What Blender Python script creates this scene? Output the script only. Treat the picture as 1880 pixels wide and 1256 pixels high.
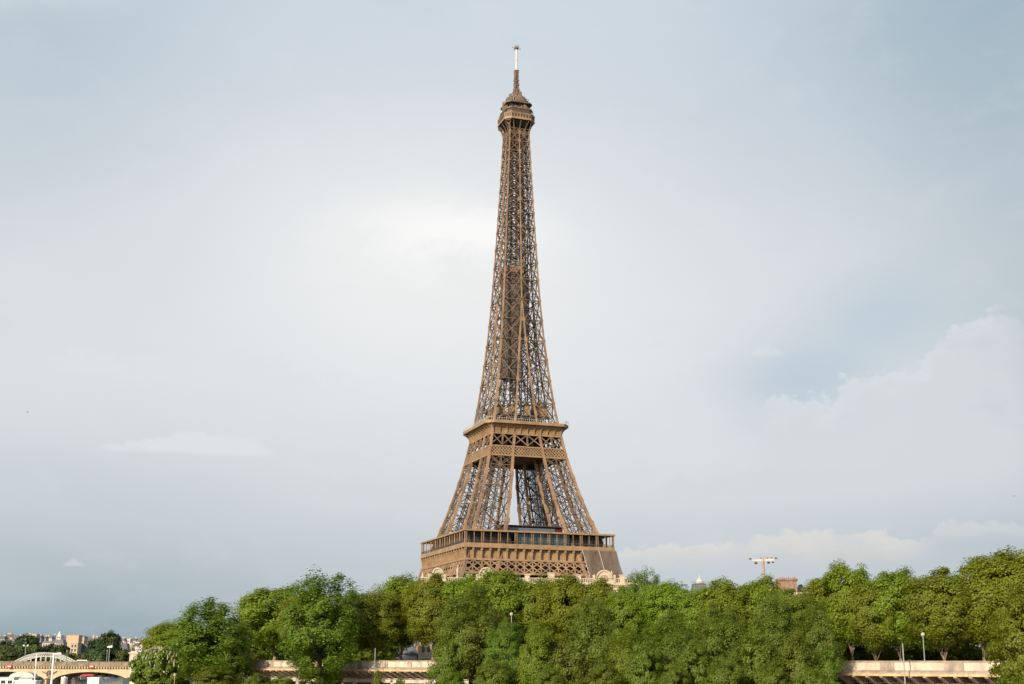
import bpy, math, random
import numpy as np
from mathutils import Vector, Matrix
R = math.radians
for _o in list(bpy.data.objects): bpy.data.objects.remove(_o)
S = bpy.context.scene
C = S.collection

# ------------------------------------------------------------------ camera
FPX, PW, PH = 2400.0, 1880.0, 1256.0
PITCH, ROLL, CAMZ = 0.243, 0.0047, 6.0
cp, sp = math.cos(PITCH), math.sin(PITCH)
DIRV = Vector((0, cp, sp)); RGT0 = Vector((1, 0, 0)); UP0 = Vector((0, -sp, cp))
RGT = RGT0 * math.cos(ROLL) + UP0 * math.sin(ROLL)
UPV = UP0 * math.cos(ROLL) - RGT0 * math.sin(ROLL)
EYE = Vector((0, 0, CAMZ))
cam = bpy.data.cameras.new('camera'); camo = bpy.data.objects.new('camera', cam); C.objects.link(camo)
m = Matrix((RGT, UPV, -DIRV)).transposed().to_4x4(); m.translation = EYE
camo.matrix_world = m
cam.sensor_width = 36; cam.sensor_fit = 'HORIZONTAL'; cam.lens = FPX / PW * 36
cam.clip_start = 0.5; cam.clip_end = 30000
S.camera = camo

# ------------------------------------------------------------------ sun, sky, exposure
SUN_EL = R(23); SUN_AZ = Vector((-0.50, -0.866, 0)).normalized()
SUNV = Vector((SUN_AZ.x * math.cos(SUN_EL), SUN_AZ.y * math.cos(SUN_EL), math.sin(SUN_EL)))
sl = bpy.data.lights.new('sun', 'SUN'); sl.energy = 4.8; sl.angle = R(0.55); sl.color = (1.0, 0.855, 0.67)
so = bpy.data.objects.new('sun', sl); C.objects.link(so)
so.rotation_euler = SUNV.to_track_quat('Z', 'Y').to_euler(); so.location = (0, 0, 400)
S.view_settings.view_transform = 'Standard'; S.view_settings.look = 'None'
S.view_settings.exposure = 0.3; S.view_settings.gamma = 1

world = bpy.data.worlds.new('World'); S.world = world; world.use_nodes = True
nt = world.node_tree; nt.nodes.clear()
class NB:
    def __init__(s, t): s.t = t
    def n(s, typ, **kw):
        x = s.t.nodes.new(typ)
        for k, v in kw.items(): setattr(x, k, v)
        return x
    def put(s, sock, v):
        if hasattr(v, 'is_linked') or hasattr(v, 'links'): s.t.links.new(v, sock)
        else: sock.default_value = v
    def m(s, op, a, b=0.0, c=0.0, clamp=False):
        x = s.n('ShaderNodeMath', operation=op, use_clamp=clamp)
        s.put(x.inputs[0], a); s.put(x.inputs[1], b); s.put(x.inputs[2], c)
        return x.outputs[0]
    def ss(s, v, lo, hi):
        x = s.n('ShaderNodeMapRange', interpolation_type='SMOOTHSTEP')
        s.put(x.inputs[0], v); s.put(x.inputs[1], lo); s.put(x.inputs[2], hi)
        return x.outputs[0]
    def mix(s, f, a, b):
        x = s.n('ShaderNodeMix', data_type='RGBA'); s.put(x.inputs[0], f)
        for i, v in ((6, a), (7, b)):
            s.put(x.inputs[i], v if not isinstance(v, tuple) else (*v[:3], 1))
        return x.outputs[2]
    def xyz(s, a, b, c):
        x = s.n('ShaderNodeCombineXYZ')
        s.put(x.inputs[0], a); s.put(x.inputs[1], b); s.put(x.inputs[2], c); return x.outputs[0]
    def noise(s, vec, scale, detail=5, rough=.55, dist=0.0):
        x = s.n('ShaderNodeTexNoise'); s.put(x.inputs['Vector'], vec); x.inputs['Scale'].default_value = scale
        x.inputs['Detail'].default_value = detail; x.inputs['Roughness'].default_value = rough
        x.inputs['Distortion'].default_value = dist
        return x.outputs['Fac']
def srgb(r, g, b):
    f = lambda c: c / 12.92 if c <= .04045 else ((c + .055) / 1.055) ** 2.4
    return tuple(f(c / 255) for c in (r, g, b))

def build_sky():
    B = NB(nt)
    out = B.n('ShaderNodeOutputWorld')
    sky = B.n('ShaderNodeTexSky', sky_type='NISHITA', sun_disc=False)
    sky.sun_elevation = SUN_EL; sky.sun_rotation = math.atan2(SUN_AZ.x, SUN_AZ.y)
    sky.air_density = 1.0; sky.dust_density = 2.0; sky.ozone_density = 1.0
    bg1 = B.n('ShaderNodeBackground'); bg1.inputs[1].default_value = 0.1
    nt.links.new(sky.outputs[0], bg1.inputs[0])
    # cloud deck: azimuth / elevation coordinates of the direction (degrees)
    tc = B.n('ShaderNodeTexCoord'); sep = B.n('ShaderNodeSeparateXYZ'); nt.links.new(tc.outputs['Generated'], sep.inputs[0])
    x, y, z = sep.outputs
    az = B.m('MULTIPLY', B.m('ARCTAN2', x, y), 57.2958)
    el = B.m('MULTIPLY', B.m('ARCSINE', z), 57.2958)
    flat = B.xyz(az, el, 0.0)
    wide = B.xyz(B.m('MULTIPLY', az, .35), el, 3.0)
    n_big = B.noise(wide, .09, 3, .5, .4)
    n_mid = B.noise(wide, .35, 6, .58, .6)
    n_puff = B.noise(B.xyz(B.m('MULTIPLY', az, .6), el, 9.0), .55, 8, .6, .3)
    def blob(a0, e0, wa, we):
        da = B.m('DIVIDE', B.m('SUBTRACT', az, a0), wa); de = B.m('DIVIDE', B.m('SUBTRACT', el, e0), we)
        r2 = B.m('ADD', B.m('MULTIPLY', da, da), B.m('MULTIPLY', de, de))
        return B.m('POWER', 2.718, B.m('MULTIPLY', r2, -1.0))
    # overcast veil, darker near the horizon and towards the edges; upper corners darkened to paint in lens vignetting
    col = B.mix(B.ss(el, 0.5, 13.0), srgb(*SKYC['low']), srgb(*SKYC['mid']))
    col = B.mix(B.ss(el, 15.0, 29.0), col, srgb(*SKYC['high']))
    col = B.mix(B.m('MULTIPLY', B.m('MULTIPLY', B.ss(az, -5, -26), B.ss(el, 11, 0)), .62), col, srgb(150, 172, 182))
    col = B.mix(B.m('MULTIPLY', blob(-21, -2.0, 12, 5.0), .9), col, srgb(122, 150, 162))
    col = B.mix(B.m('MULTIPLY', B.ss(az, 13.5, 24.0), .58), col, srgb(170, 185, 194))
    col = B.mix(B.m('MULTIPLY', blob(21.5, 29, 10, 9), .75), col, srgb(156, 180, 194))
    col = B.mix(B.m('MULTIPLY', blob(-23.0, 28, 8, 9), .7), col, srgb(174, 192, 203))
    # soft large scale unevenness
    col = B.mix(B.m('MULTIPLY', B.ss(n_big, .42, .68), .34), col, srgb(228, 230, 233))
    col = B.mix(B.m('MULTIPLY', B.ss(n_mid, .46, .72), .22), col, srgb(198, 208, 216))
    col = B.mix(B.m('MULTIPLY', B.ss(n_puff, .5, .75), .12), col, srgb(232, 233, 235))
    # brightest patch where the veil is thin
    g = B.m('ADD', blob(-3.4, 18.6, 8.5, 5.0), B.m('MULTIPLY', blob(-4, 14.0, 14, 6), .6))
    g = B.m('MULTIPLY', g, B.m('ADD', .72, B.m('MULTIPLY', n_mid, .5)))
    col = B.mix(B.m('MULTIPLY', g, .85, clamp=True), col, srgb(238, 239, 239))
    core = B.m('MULTIPLY', B.m('ADD', blob(-1.9, 18.6, 3.0, 1.2), B.m('MULTIPLY', blob(-4.6, 18.4, 3.6, 2.0), .5)), B.ss(n_puff, .25, .6))
    col = B.mix(B.m('MULTIPLY', core, 1.0, clamp=True), col, srgb(251, 251, 249))
    # clear blue gap on the right
    n_fine = B.noise(B.xyz(az, B.m('MULTIPLY', el, 1.3), 4.0), .9, 9, .6, .2)
    wob = B.m('SUBTRACT', n_fine, .5)
    gap = B.m('ADD', blob(12.6, 11.8, 3.2, 2.2), B.m('MULTIPLY', blob(16.2, 14.6, 3.2, 2.4), .9))
    gap = B.m('MULTIPLY', gap, B.m('ADD', .6, B.m('MULTIPLY', n_mid, .8)))
    col = B.mix(B.m('MULTIPLY', gap, .5, clamp=True), col, srgb(172, 195, 209))
    # clouds: flat soft base, billowed upper edge following a profile of (azimuth, elevation) points
    def cloud(pts, base, soft, c, k, rough=.9, sharp=.35, dark=None):
        nonlocal col
        a0, a1 = pts[0][0], pts[-1][0]; e0 = min(p[1] for p in pts) - .5; e1 = max(p[1] for p in pts) + .5
        t = B.m('DIVIDE', B.m('SUBTRACT', az, a0), a1 - a0, clamp=True)
        fc = B.n('ShaderNodeFloatCurve'); cu = fc.mapping.curves[0]
        for q_, (pa, pe) in enumerate(pts):
            X, Y_ = (pa - a0) / (a1 - a0), (pe - e0) / (e1 - e0)
            if q_ == 0: cu.points[0].location = (X, Y_)
            elif q_ == len(pts) - 1: cu.points[-1].location = (X, Y_)
            else: cu.points.new(X, Y_)
        fc.mapping.update(); nt.links.new(t, fc.inputs['Value'])
        top = B.m('MULTIPLY_ADD', fc.outputs[0], e1 - e0, e0)
        top = B.m('ADD', top, B.m('MULTIPLY', wob, rough * 5.5))
        d_ = B.m('SUBTRACT', top, el)
        mk = B.m('MULTIPLY', B.ss(d_, 0.0, sharp), B.ss(el, base - soft, base + soft))
        w_ = (a1 - a0) * .13
        mk = B.m('MULTIPLY', mk, B.m('MULTIPLY', B.ss(az, a0, a0 + w_), B.ss(az, a1, a1 - w_)))
        mk = B.m('MULTIPLY', mk, B.m('ADD', B.ss(n_puff, .25, .6), .35, clamp=True))
        tint = B.mix(B.ss(d_, 0.0, 1.6), srgb(*c), srgb(*(dark or c)))
        col = B.mix(B.m('MULTIPLY', mk, k, clamp=True), col, tint)
    cloud([(10.11, 10.85), (11.13, 11.05), (12.01, 11.3), (13.85, 11.16), (14.47, 11.89), (16.22, 12.54), (17.68, 12.46), (18.65, 13.6), (20.15, 14.39), (22.54, 14.51)], 7.13, 1.6, (220, 224, 227), 0.75, 0.62, 0.4, (214, 218, 221))
    cloud([(2.64, 4.89), (4.53, 5.05), (7.35, 5.17), (10.14, 5.45), (10.83, 5.67), (12.66, 5.68), (14.45, 5.63), (16.22, 5.52), (18.36, 5.16)], 4.39, 0.5, (222, 219, 215), 0.85, 0.35, 0.25, (204, 206, 208))
    cloud([(17.29, 5.3), (18.4, 5.78), (19.7, 5.96), (20.95, 5.92), (22.38, 5.7)], 5.24, 0.4, (212, 213, 214), 0.75, 0.35, 0.3)
    cloud([(5.76, 7.63), (7.66, 8.08), (10.25, 8.36), (11.64, 8.47), (14.38, 8.3), (16.4, 8.32), (17.7, 8.04)], 7.24, 0.7, (214, 217, 220), 0.7, 0.4, 0.3)
    cloud([(2.9, 8.12), (4.1, 8.3), (5.53, 8.41), (6.6, 8.19)], 8.06, 0.35, (216, 219, 222), 0.6, 0.3, 0.3)
    cloud([(3.56, 13.77), (5.15, 13.89), (6.74, 14.0), (7.58, 13.84)], 13.58, 0.15, (224, 227, 230), 0.6, 0.3, 0.3)
    cloud([(10.57, 13.41), (11.16, 13.53), (11.76, 13.55), (12.22, 13.35)], 13.13, 0.2, (224, 228, 231), 0.5, 0.3, 0.3)
    cloud([(-18.04, 8.77), (-16.64, 9.21), (-15.1, 9.61), (-13.98, 9.89), (-12.82, 9.76), (-11.42, 9.58), (-9.99, 8.98)], 8.74, 0.18, (225, 227, 229), 1.0, 0.22, 0.3)
    cloud([(-22.9, 9.51), (-21.25, 9.83), (-20.2, 9.97), (-19.31, 9.69)], 9.48, 0.2, (218, 221, 223), 0.95, 0.2, 0.3)
    cloud([(-13.77, 10.13), (-11.7, 10.46), (-9.12, 10.51), (-6.26, 10.35)], 10.18, 0.15, (222, 225, 227), 0.7, 0.2, 0.3)
    cloud([(-9.04, 8.58), (-7.88, 9.08), (-6.93, 9.01), (-5.73, 8.62)], 8.54, 0.2, (216, 220, 223), 0.5, 0.3, 0.3)
    cloud([(-18.78, 3.9), (-18.46, 4.17), (-18.26, 4.29), (-17.99, 4.12), (-17.7, 3.93)], 3.91, 0.08, (206, 212, 216), 0.75, 0.2, 0.2)
    cloud([(-20.99, 11.55), (-19.14, 12.82), (-15.32, 12.87), (-11.86, 13.3), (-9.22, 12.67), (-5.83, 12.12)], 11.62, 0.6, (226, 228, 231), 0.7, 0.5, 0.5)
    bg2 = B.n('ShaderNodeBackground'); bg2.inputs[1].default_value = 0.812
    nt.links.new(col, bg2.inputs[0])
    mx = B.n('ShaderNodeMixShader')
    # cloud deck covers the sky ahead and thins out overhead and behind
    cov = B.m('MULTIPLY_ADD', B.ss(y, -.15, .35), .54, .40)
    cov = B.m('MULTIPLY', cov, B.m('SUBTRACT', 1.0, B.m('MULTIPLY', B.ss(el, 38, 65), .8)))
    cov = B.m('ADD', cov, B.m('MULTIPLY', n_big, .06), clamp=True)
    nt.links.new(cov, mx.inputs[0]); nt.links.new(bg1.outputs[0], mx.inputs[1]); nt.links.new(bg2.outputs[0], mx.inputs[2])
    nt.links.new(mx.outputs[0], out.inputs[0])
SKYC = dict(low=(190, 199, 205), mid=(218, 222, 226), high=(208, 218, 227))
build_sky()

# ------------------------------------------------------------------ helpers
def at(u, v, Y):
    d = DIRV + RGT * ((u - PW / 2) / FPX) + UPV * ((PH / 2 - v) / FPX)
    return EYE + d * (Y / d.y)
def ppm(Y, z=8.0):                    # photo pixels per metre at that distance
    return FPX / (Y * cp + (z - CAMZ) * sp)

def mat(name, col, rough=.7, var=.0, scale=1.0, metal=0.0, bump=0.0, stretch=None, spec=.4, dark=None, dscale=.3, damt=.0):
    mt = bpy.data.materials.new(name); mt.use_nodes = True
    t = mt.node_tree; B = NB(t); b = t.nodes['Principled BSDF']
    b.inputs['Base Color'].default_value = (*col, 1); b.inputs['Roughness'].default_value = rough
    b.inputs['Metallic'].default_value = metal; b.inputs['Specular IOR Level'].default_value = spec
    if var or bump or damt:
        geo = B.n('ShaderNodeNewGeometry'); vec = geo.outputs['Position']
        if stretch:
            mp = B.n('ShaderNodeMapping'); mp.inputs['Scale'].default_value = stretch
            t.links.new(vec, mp.inputs[0]); vec = mp.outputs[0]
        n = B.noise(vec, scale, 6, .6)
        c = B.mix(B.ss(n, .3, .7), tuple(x * (1 - var) for x in col), tuple(min(1, x * (1 + var)) for x in col))
        if damt:
            n2 = B.noise(vec, dscale, 7, .65, .5)
            c = B.mix(B.m('MULTIPLY', B.ss(n2, .5, .68), damt), c, dark)
        t.links.new(c, b.inputs['Base Color'])
        if bump:
            bp = B.n('ShaderNodeBump'); bp.inputs['Strength'].default_value = bump; bp.inputs['Distance'].default_value = .05
            t.links.new(n, bp.inputs['Height']); t.links.new(bp.outputs[0], b.inputs['Normal'])
    return mt

def leafmat(name, c0, c1, trans=.32, hue=.04):
    mt = bpy.data.materials.new(name); mt.use_nodes = True
    t = mt.node_tree; B = NB(t); t.nodes.clear()
    out = B.n('ShaderNodeOutputMaterial'); geo = B.n('ShaderNodeNewGeometry'); oi = B.n('ShaderNodeObjectInfo')
    c = B.mix(geo.outputs['Random Per Island'], c0, c1)
    h = B.n('ShaderNodeHueSaturation'); t.links.new(c, h.inputs['Color'])
    B.put(h.inputs['Hue'], B.m('MULTIPLY_ADD', oi.outputs['Random'], hue, .512 - hue / 2))
    B.put(h.inputs['Value'], B.m('MULTIPLY_ADD', oi.outputs['Random'], .32, .97))
    d = B.n('ShaderNodeBsdfPrincipled'); d.inputs['Roughness'].default_value = .5; d.inputs['Specular IOR Level'].default_value = .35
    t.links.new(h.outputs[0], d.inputs['Base Color'])
    tr = B.n('ShaderNodeBsdfTranslucent'); h2 = B.n('ShaderNodeHueSaturation')
    h2.inputs['Value'].default_value = 1.35; h2.inputs['Hue'].default_value = .485; h2.inputs['Saturation'].default_value = 1.1
    t.links.new(h.outputs[0], h2.inputs['Color']); t.links.new(h2.outputs[0], tr.inputs[0])
    mx = B.n('ShaderNodeMixShader'); mx.inputs[0].default_value = trans
    t.links.new(d.outputs[0], mx.inputs[1]); t.links.new(tr.outputs[0], mx.inputs[2]); t.links.new(mx.outputs[0], out.inputs[0])
    return mt

def netmat(name, col, holes):
    mt = mat(name, col, .95, .25, .35, stretch=(1, 1, .25), spec=.1)
    t = mt.node_tree; B = NB(t); b = t.nodes['Principled BSDF']; o = [n for n in t.nodes if n.type == 'OUTPUT_MATERIAL'][0]
    tr = B.n('ShaderNodeBsdfTransparent'); mx = B.n('ShaderNodeMixShader'); mx.inputs[0].default_value = holes
    t.links.new(b.outputs[0], mx.inputs[1]); t.links.new(tr.outputs[0], mx.inputs[2]); t.links.new(mx.outputs[0], o.inputs[0])
    return mt

def glassmat(name, col, rough=.08):
    mt = mat(name, col, rough, spec=.9); return mt

M = {}
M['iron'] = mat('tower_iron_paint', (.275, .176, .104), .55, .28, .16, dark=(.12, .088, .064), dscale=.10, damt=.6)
M['iron_lat'] = mat('tower_iron_recess_shade', (.155, .107, .07), .6, .35, .2, dark=(.08, .058, .044), dscale=.15, damt=.5)  # same iron, darker: shade on the recessed bars put into the colour
M['iron_in'] = mat('tower_iron_inner_shade', (.075, .06, .05), .6, .35, .3)  # same iron, very dark: shade of the tower's interior put into the colour
M['gold'] = mat('frieze_paint', (.295, .195, .108), .55, .24, .25, dark=(.17, .115, .07), dscale=.25, damt=.35)
M['net'] = netmat('debris_net', (.165, .13, .108), .28)
M['net_thin'] = netmat('debris_net_thin', (.21, .165, .13), .45)
M['dark'] = mat('dark_paint', (.035, .035, .04), .5)
M['soffit'] = mat('shaded_ironwork', (.022, .018, .016), .95, .3, .4, spec=.05)  # near-black iron: shade behind and under members painted as base colour
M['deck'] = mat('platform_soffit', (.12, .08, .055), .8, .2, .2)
M['pav'] = mat('pavilion_paint', (.028, .022, .02), .4, .3, .4)
M['redbox'] = mat('dark_red_cladding', (.09, .018, .02), .45, .15, .5)
M['glass'] = glassmat('glazing', (.03, .06, .075))
M['paleglass'] = glassmat('pale_glazing', (.085, .11, .14), .2)
M['white'] = mat('white_paint', (.78, .76, .72), .5, .06, .5)
M['tube'] = mat('aerial_tube_paint', (.58, .57, .54), .5, .1, .8)
M['mastiron'] = mat('mast_iron', (.17, .115, .085), .65, .3, .9)
M['equip'] = mat('aerial_grey', (.17, .135, .11), .6, .35, .8)
M['stone'] = mat('cream_stone', (.47, .40, .29), .85, .12, .5, bump=.2, dark=(.30, .25, .19), dscale=.22, damt=.4)
M['stonewin'] = glassmat('window_glass', (.04, .045, .05), .15)
M['zinc'] = mat('zinc_roof', (.11, .12, .14), .5, .15, .5)
M['slate'] = mat('slate_roof', (.075, .085, .10), .6, .2, .6)
M['brick'] = mat('brick_chimney', (.235, .155, .11), .9, .3, 1.2, dark=(.30, .21, .13), dscale=.4, damt=.6)
M['pot'] = mat('chimney_pot', (.30, .16, .11), .85)
M['conc'] = mat('pale_concrete', (.53, .465, .375), .85, .2, .6, bump=.2, stretch=(1, 1, .35), dark=(.26, .225, .19), dscale=.5, damt=.7)
M['conc_w'] = mat('stained_concrete', (.30, .245, .20), .9, .3, .8, bump=.2, dark=(.50, .40, .30), dscale=.5, damt=.6)
M['conc_edge'] = mat('rust_edge', (.60, .40, .20), .85, .3, 1.0, dark=(.25, .16, .10), dscale=.9, damt=.6)
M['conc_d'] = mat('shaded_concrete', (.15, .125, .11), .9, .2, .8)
M['bstone'] = mat('bridge_stone', (.50, .405, .265), .85, .14, .35, bump=.15, dark=(.32, .26, .19), dscale=.15, damt=.5)
M['bpar'] = mat('bridge_parapet', (.24, .19, .14), .9, .25, .6, dark=(.13, .10, .08), dscale=.3, damt=.5)
M['bark'] = mat('bark', (.25, .195, .14), .9, .35, 1.5, bump=.5, stretch=(1, 1, .3))
M['bark_d'] = mat('dark_bark', (.05, .04, .033), .9, .3, 2, bump=.5, stretch=(1, 1, .3))
M['road'] = mat('street_asphalt', (.055, .055, .057), .9, .15, .5)
M['grass'] = mat('city_ground', (.10, .095, .075), .95, .25, .05)
M['quay'] = mat('quay_paving', (.26, .22, .18), .9, .15, .4)
M['bed'] = mat('river_mud', (.06, .06, .045), .9)
M['red'] = mat('red_paint', (.50, .035, .03), .5)
M['pole'] = mat('grey_pole', (.30, .30, .28), .5, .1, 1)
M['green_pole'] = mat('green_pole', (.22, .26, .22), .5, .1, 1)
M['mast_conc'] = mat('mast_concrete', (.36, .28, .22), .8, .12, .8)
M['globe'] = mat('globe_glass', (.42, .39, .31), .25)
M['lightgrey'] = mat('light_grey_paint', (.50, .49, .46), .5, .1, .6)
M['bronze'] = mat('weathered_statue', (.13, .10, .075), .7, .3, 1)
M['arch'] = mat('arch_paint', (.40, .41, .38), .6, .08, .3)
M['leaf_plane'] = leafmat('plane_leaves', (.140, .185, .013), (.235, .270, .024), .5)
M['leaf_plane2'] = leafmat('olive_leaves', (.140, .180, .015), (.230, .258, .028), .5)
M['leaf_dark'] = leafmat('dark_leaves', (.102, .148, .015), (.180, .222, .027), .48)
M['leaf_willow'] = leafmat('willow_leaves', (.112, .155, .020), (.190, .230, .036), .48)
M['leaf_bright'] = leafmat('fresh_leaves', (.125, .175, .013), (.215, .255, .026), .48)
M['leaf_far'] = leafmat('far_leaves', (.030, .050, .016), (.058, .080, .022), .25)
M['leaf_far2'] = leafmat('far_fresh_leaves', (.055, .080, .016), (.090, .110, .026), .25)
M['flower'] = mat('pale_blossom', (.33, .33, .20), .8, .1, 2)

def wcol(name, c): 
    if name not in M: M[name] = mat(name, c, .85, .10, .15, dark=tuple(x * .7 for x in c), dscale=.08, damt=.35)
    return M[name]

def tag(o, label=None, cat=None, group=None, kind=None):
    if label: o['label'] = label
    if cat: o['category'] = cat
    if group: o['group'] = group
    if kind: o['kind'] = kind
    return o
def empty(name, loc, label=None, cat=None, group=None, rz=0):
    o = bpy.data.objects.new(name, None); C.objects.link(o); o.location = loc; o.rotation_euler = (0, 0, rz)
    o.empty_display_size = .5
    return tag(o, label, cat, group)
class MB:
    def __init__(s): s.v = []; s.f = []
    def quad(s, *p):
        i = len(s.v); s.v += [tuple(q) for q in p]; s.f.append(tuple(range(i, i + len(p))))
    def box(s, x0, x1, y0, y1, z0, z1):
        s.hexa([(x0, y0, z0), (x1, y0, z0), (x1, y1, z0), (x0, y1, z0)], [(x0, y0, z1), (x1, y0, z1), (x1, y1, z1), (x0, y1, z1)])
    def hexa(s, a, b):                     # bottom ring, top ring (same count)
        i = len(s.v); n = len(a); s.v += [tuple(q) for q in a] + [tuple(q) for q in b]
        s.f.append(tuple(i + k for k in reversed(range(n)))); s.f.append(tuple(i + n + k for k in range(n)))
        for k in range(n): s.f.append((i + k, i + (k + 1) % n, i + n + (k + 1) % n, i + n + k))
    def beam(s, p, q, w, h=None, up=(0, 0, 1), w2=None, h2=None):
        p = Vector(p); q = Vector(q); d = q - p
        if d.length < 1e-6: return
        d.normalize(); u = Vector(up); a = d.cross(u)
        if a.length < 1e-3: a = d.cross(Vector((0, 1, 0.01)))
        a.normalize(); b = a.cross(d); h = w if h is None else h
        w2 = w if w2 is None else w2; h2 = h if h2 is None else h2
        s.hexa([p - a * w / 2 - b * h / 2, p + a * w / 2 - b * h / 2, p + a * w / 2 + b * h / 2, p - a * w / 2 + b * h / 2],
               [q - a * w2 / 2 - b * h2 / 2, q + a * w2 / 2 - b * h2 / 2, q + a * w2 / 2 + b * h2 / 2, q - a * w2 / 2 + b * h2 / 2])
    def laced(s, p, q, nrm, wd, ch, lw, step):   # two chords with zigzag lacing, lying in the plane with normal nrm
        p = Vector(p); q = Vector(q); d = (q - p); L = d.length; d.normalize(); n = Vector(nrm).normalized()
        a = d.cross(n).normalized(); o = a * (wd / 2 - ch / 2)
        s.beam(p + o, q + o, ch, ch, n); s.beam(p - o, q - o, ch, ch, n)
        k = max(2, int(L / step))
        for i in range(k):
            A = p + d * (L * i / k); E_ = p + d * (L * (i + 1) / k); sg = 1 if i % 2 else -1
            s.beam(A + o * sg, E_ - o * sg, lw, lw, n)
    def tube(s, pts, radii, n=8, cap=True):
        pts = [Vector(p) for p in pts]; base = len(s.v)
        for k, p in enumerate(pts):
            d = (pts[min(k + 1, len(pts) - 1)] - pts[max(k - 1, 0)]).normalized()
            a = d.cross(Vector((0, 1, 0)) if abs(d.y) < .9 else Vector((1, 0, 0))).normalized(); b = d.cross(a)
            for i in range(n):
                t = 2 * math.pi * i / n; s.v.append(tuple(p + (a * math.cos(t) + b * math.sin(t)) * radii[k]))
        for k in range(len(pts) - 1):
            for i in range(n):
                A = base + k * n + i; B_ = base + k * n + (i + 1) % n; s.f.append((A, B_, B_ + n, A + n))
        if cap:
            s.f.append(tuple(base + i for i in reversed(range(n)))); s.f.append(tuple(base + (len(pts) - 1) * n + i for i in range(n)))
    def ball(s, c, r, nu=10, nv=7, sz=1.0):
        c = Vector(c)
        s.tube([c + Vector((0, 0, -r * sz * math.cos(math.pi * k / nv))) for k in range(nv + 1)],
               [max(1e-3, r * math.sin(math.pi * k / nv)) for k in range(nv + 1)], nu)
    def build(s, name, material, parent=None, smooth=False, loc=None):
        me = bpy.data.meshes.new(name); me.from_pydata(s.v, [], s.f); me.update()
        me.materials.append(material)
        if smooth: me.polygons.foreach_set('use_smooth', [True] * len(me.polygons))
        o = bpy.data.objects.new(name, me); C.objects.link(o)
        if parent: o.parent = parent
        if loc: o.location = loc
        return o

# ------------------------------------------------------------------ ground, river, quays
def YG(x): return 290 - (x + 57) * .9735          # line of the concrete gallery above the quay
bank = [(140, -200), (90, 60), (62, 130), (30, 170), (-75, 270), (-125, 400), (-150, 512), (-178, 700), (-215, 900), (-300, 1300), (-345, 1500)]
rbank = [(-190, -200), (-200, 100), (-240, 300), (-318, 500), (-345, 700), (-350, 900), (-352, 1300), (-346, 1500)]
def hill(x, y):
    t = max(0, min(1, (y - 1000) / 900)); t = t * t * (3 - 2 * t)
    return 30 * t
b = MB(); b.quad((-9000, -3000, -9), (9000, -3000, -9), (9000, 14000, -9), (-9000, 14000, -9)); tag(b.build('river_bed', M['bed']), kind='structure')
def watermat():
    mt = mat('river_water', (.06, .075, .06), .08, spec=.6); t = mt.node_tree; B = NB(t); g = B.n('ShaderNodeNewGeometry')
    bp = B.n('ShaderNodeBump'); bp.inputs['Strength'].default_value = .25; bp.inputs['Distance'].default_value = .3
    t.links.new(B.noise(g.outputs['Position'], .5, 5, .6), bp.inputs['Height']); t.links.new(bp.outputs[0], t.nodes['Principled BSDF'].inputs['Normal'])
    return mt
b = MB(); b.quad((-420, -300, -4), (200, -300, -4), (200, 1500, -4), (-420, 1500, -4)); tag(b.build('river', watermat()), kind='structure')
def bankx(tab, y):
    for (x0, y0), (x1, y1) in zip(tab, tab[1:]):
        if y0 <= y <= y1: return x0 + (x1 - x0) * (y - y0) / (y1 - y0)
    return tab[-1][0] if y > tab[-1][1] else tab[0][0]
ys = [-200, 0, 60, 100, 130, 170, 200, 235, 270, 330, 400, 460, 512, 600, 700, 800, 900, 1000, 1150, 1300, 1500, 1700, 1900, 2400, 3200, 5000, 9000, 13000]
def quay_in(y):                                     # inner edge of the lower quay (foot of the gallery / quay wall)
    if y <= 310: return 255.2 - y / .9735 if y > 100 else 190
    return bankx(bank, y) + 26
def gz(x, y):
    if y < 320: return 5.14
    t = max(0, min(1, (y - 320) / 200)); return 5.2 * (1 - t) + hill(x, y)
b = MB(); q = MB(); w = MB()
for y0, y1 in zip(ys, ys[1:]):
    if y0 < 1500:
        a0, a1 = bankx(bank, y0), bankx(bank, y1); i0, i1 = quay_in(y0), quay_in(y1)
        q.quad((a0, y0, -.5), (i0, y0, -.5), (i1, y1, -.5), (a1, y1, -.5))
        w.quad((a0, y0, -9), (a0, y0, -.5), (a1, y1, -.5), (a1, y1, -9))
        w.quad((i0, y0, -.5), (i0, y0, gz(i0, y0)), (i1, y1, gz(i1, y1)), (i1, y1, -.5))
        r0, r1 = bankx(rbank, y0), bankx(rbank, y1)
        w.quad((r0, y0, -9), (r0, y0, 3 + hill(0, y0)), (r1, y1, 3 + hill(0, y1)), (r1, y1, -9))
    else: i0 = i1 = r0 = r1 = -346
    xs = [0, 60, 150, 300, 800, 2500, 8500]
    for k in range(6):
        P = [(i0 + xs[k], y0), (i0 + xs[k + 1], y0), (i1 + xs[k + 1], y1), (i1 + xs[k], y1)]
        b.quad(*[(px, py, gz(px, py)) for px, py in P])
        P = [(r0 - xs[k + 1], y0), (r0 - xs[k], y0), (r1 - xs[k], y1), (r1 - xs[k + 1], y1)]
        b.quad(*[(px, py, 3 * (1 - min(1, max(0, (py - 900) / 300))) + hill(px, py)) for px, py in P])
tag(b.build('ground', M['grass']), kind='structure'); tag(q.build('quay_path', M['quay']), kind='structure')
tag(w.build('quay_wall', M['conc_d']), 'grey stone embankment wall along both sides of the river', 'wall', kind='structure')
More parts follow.
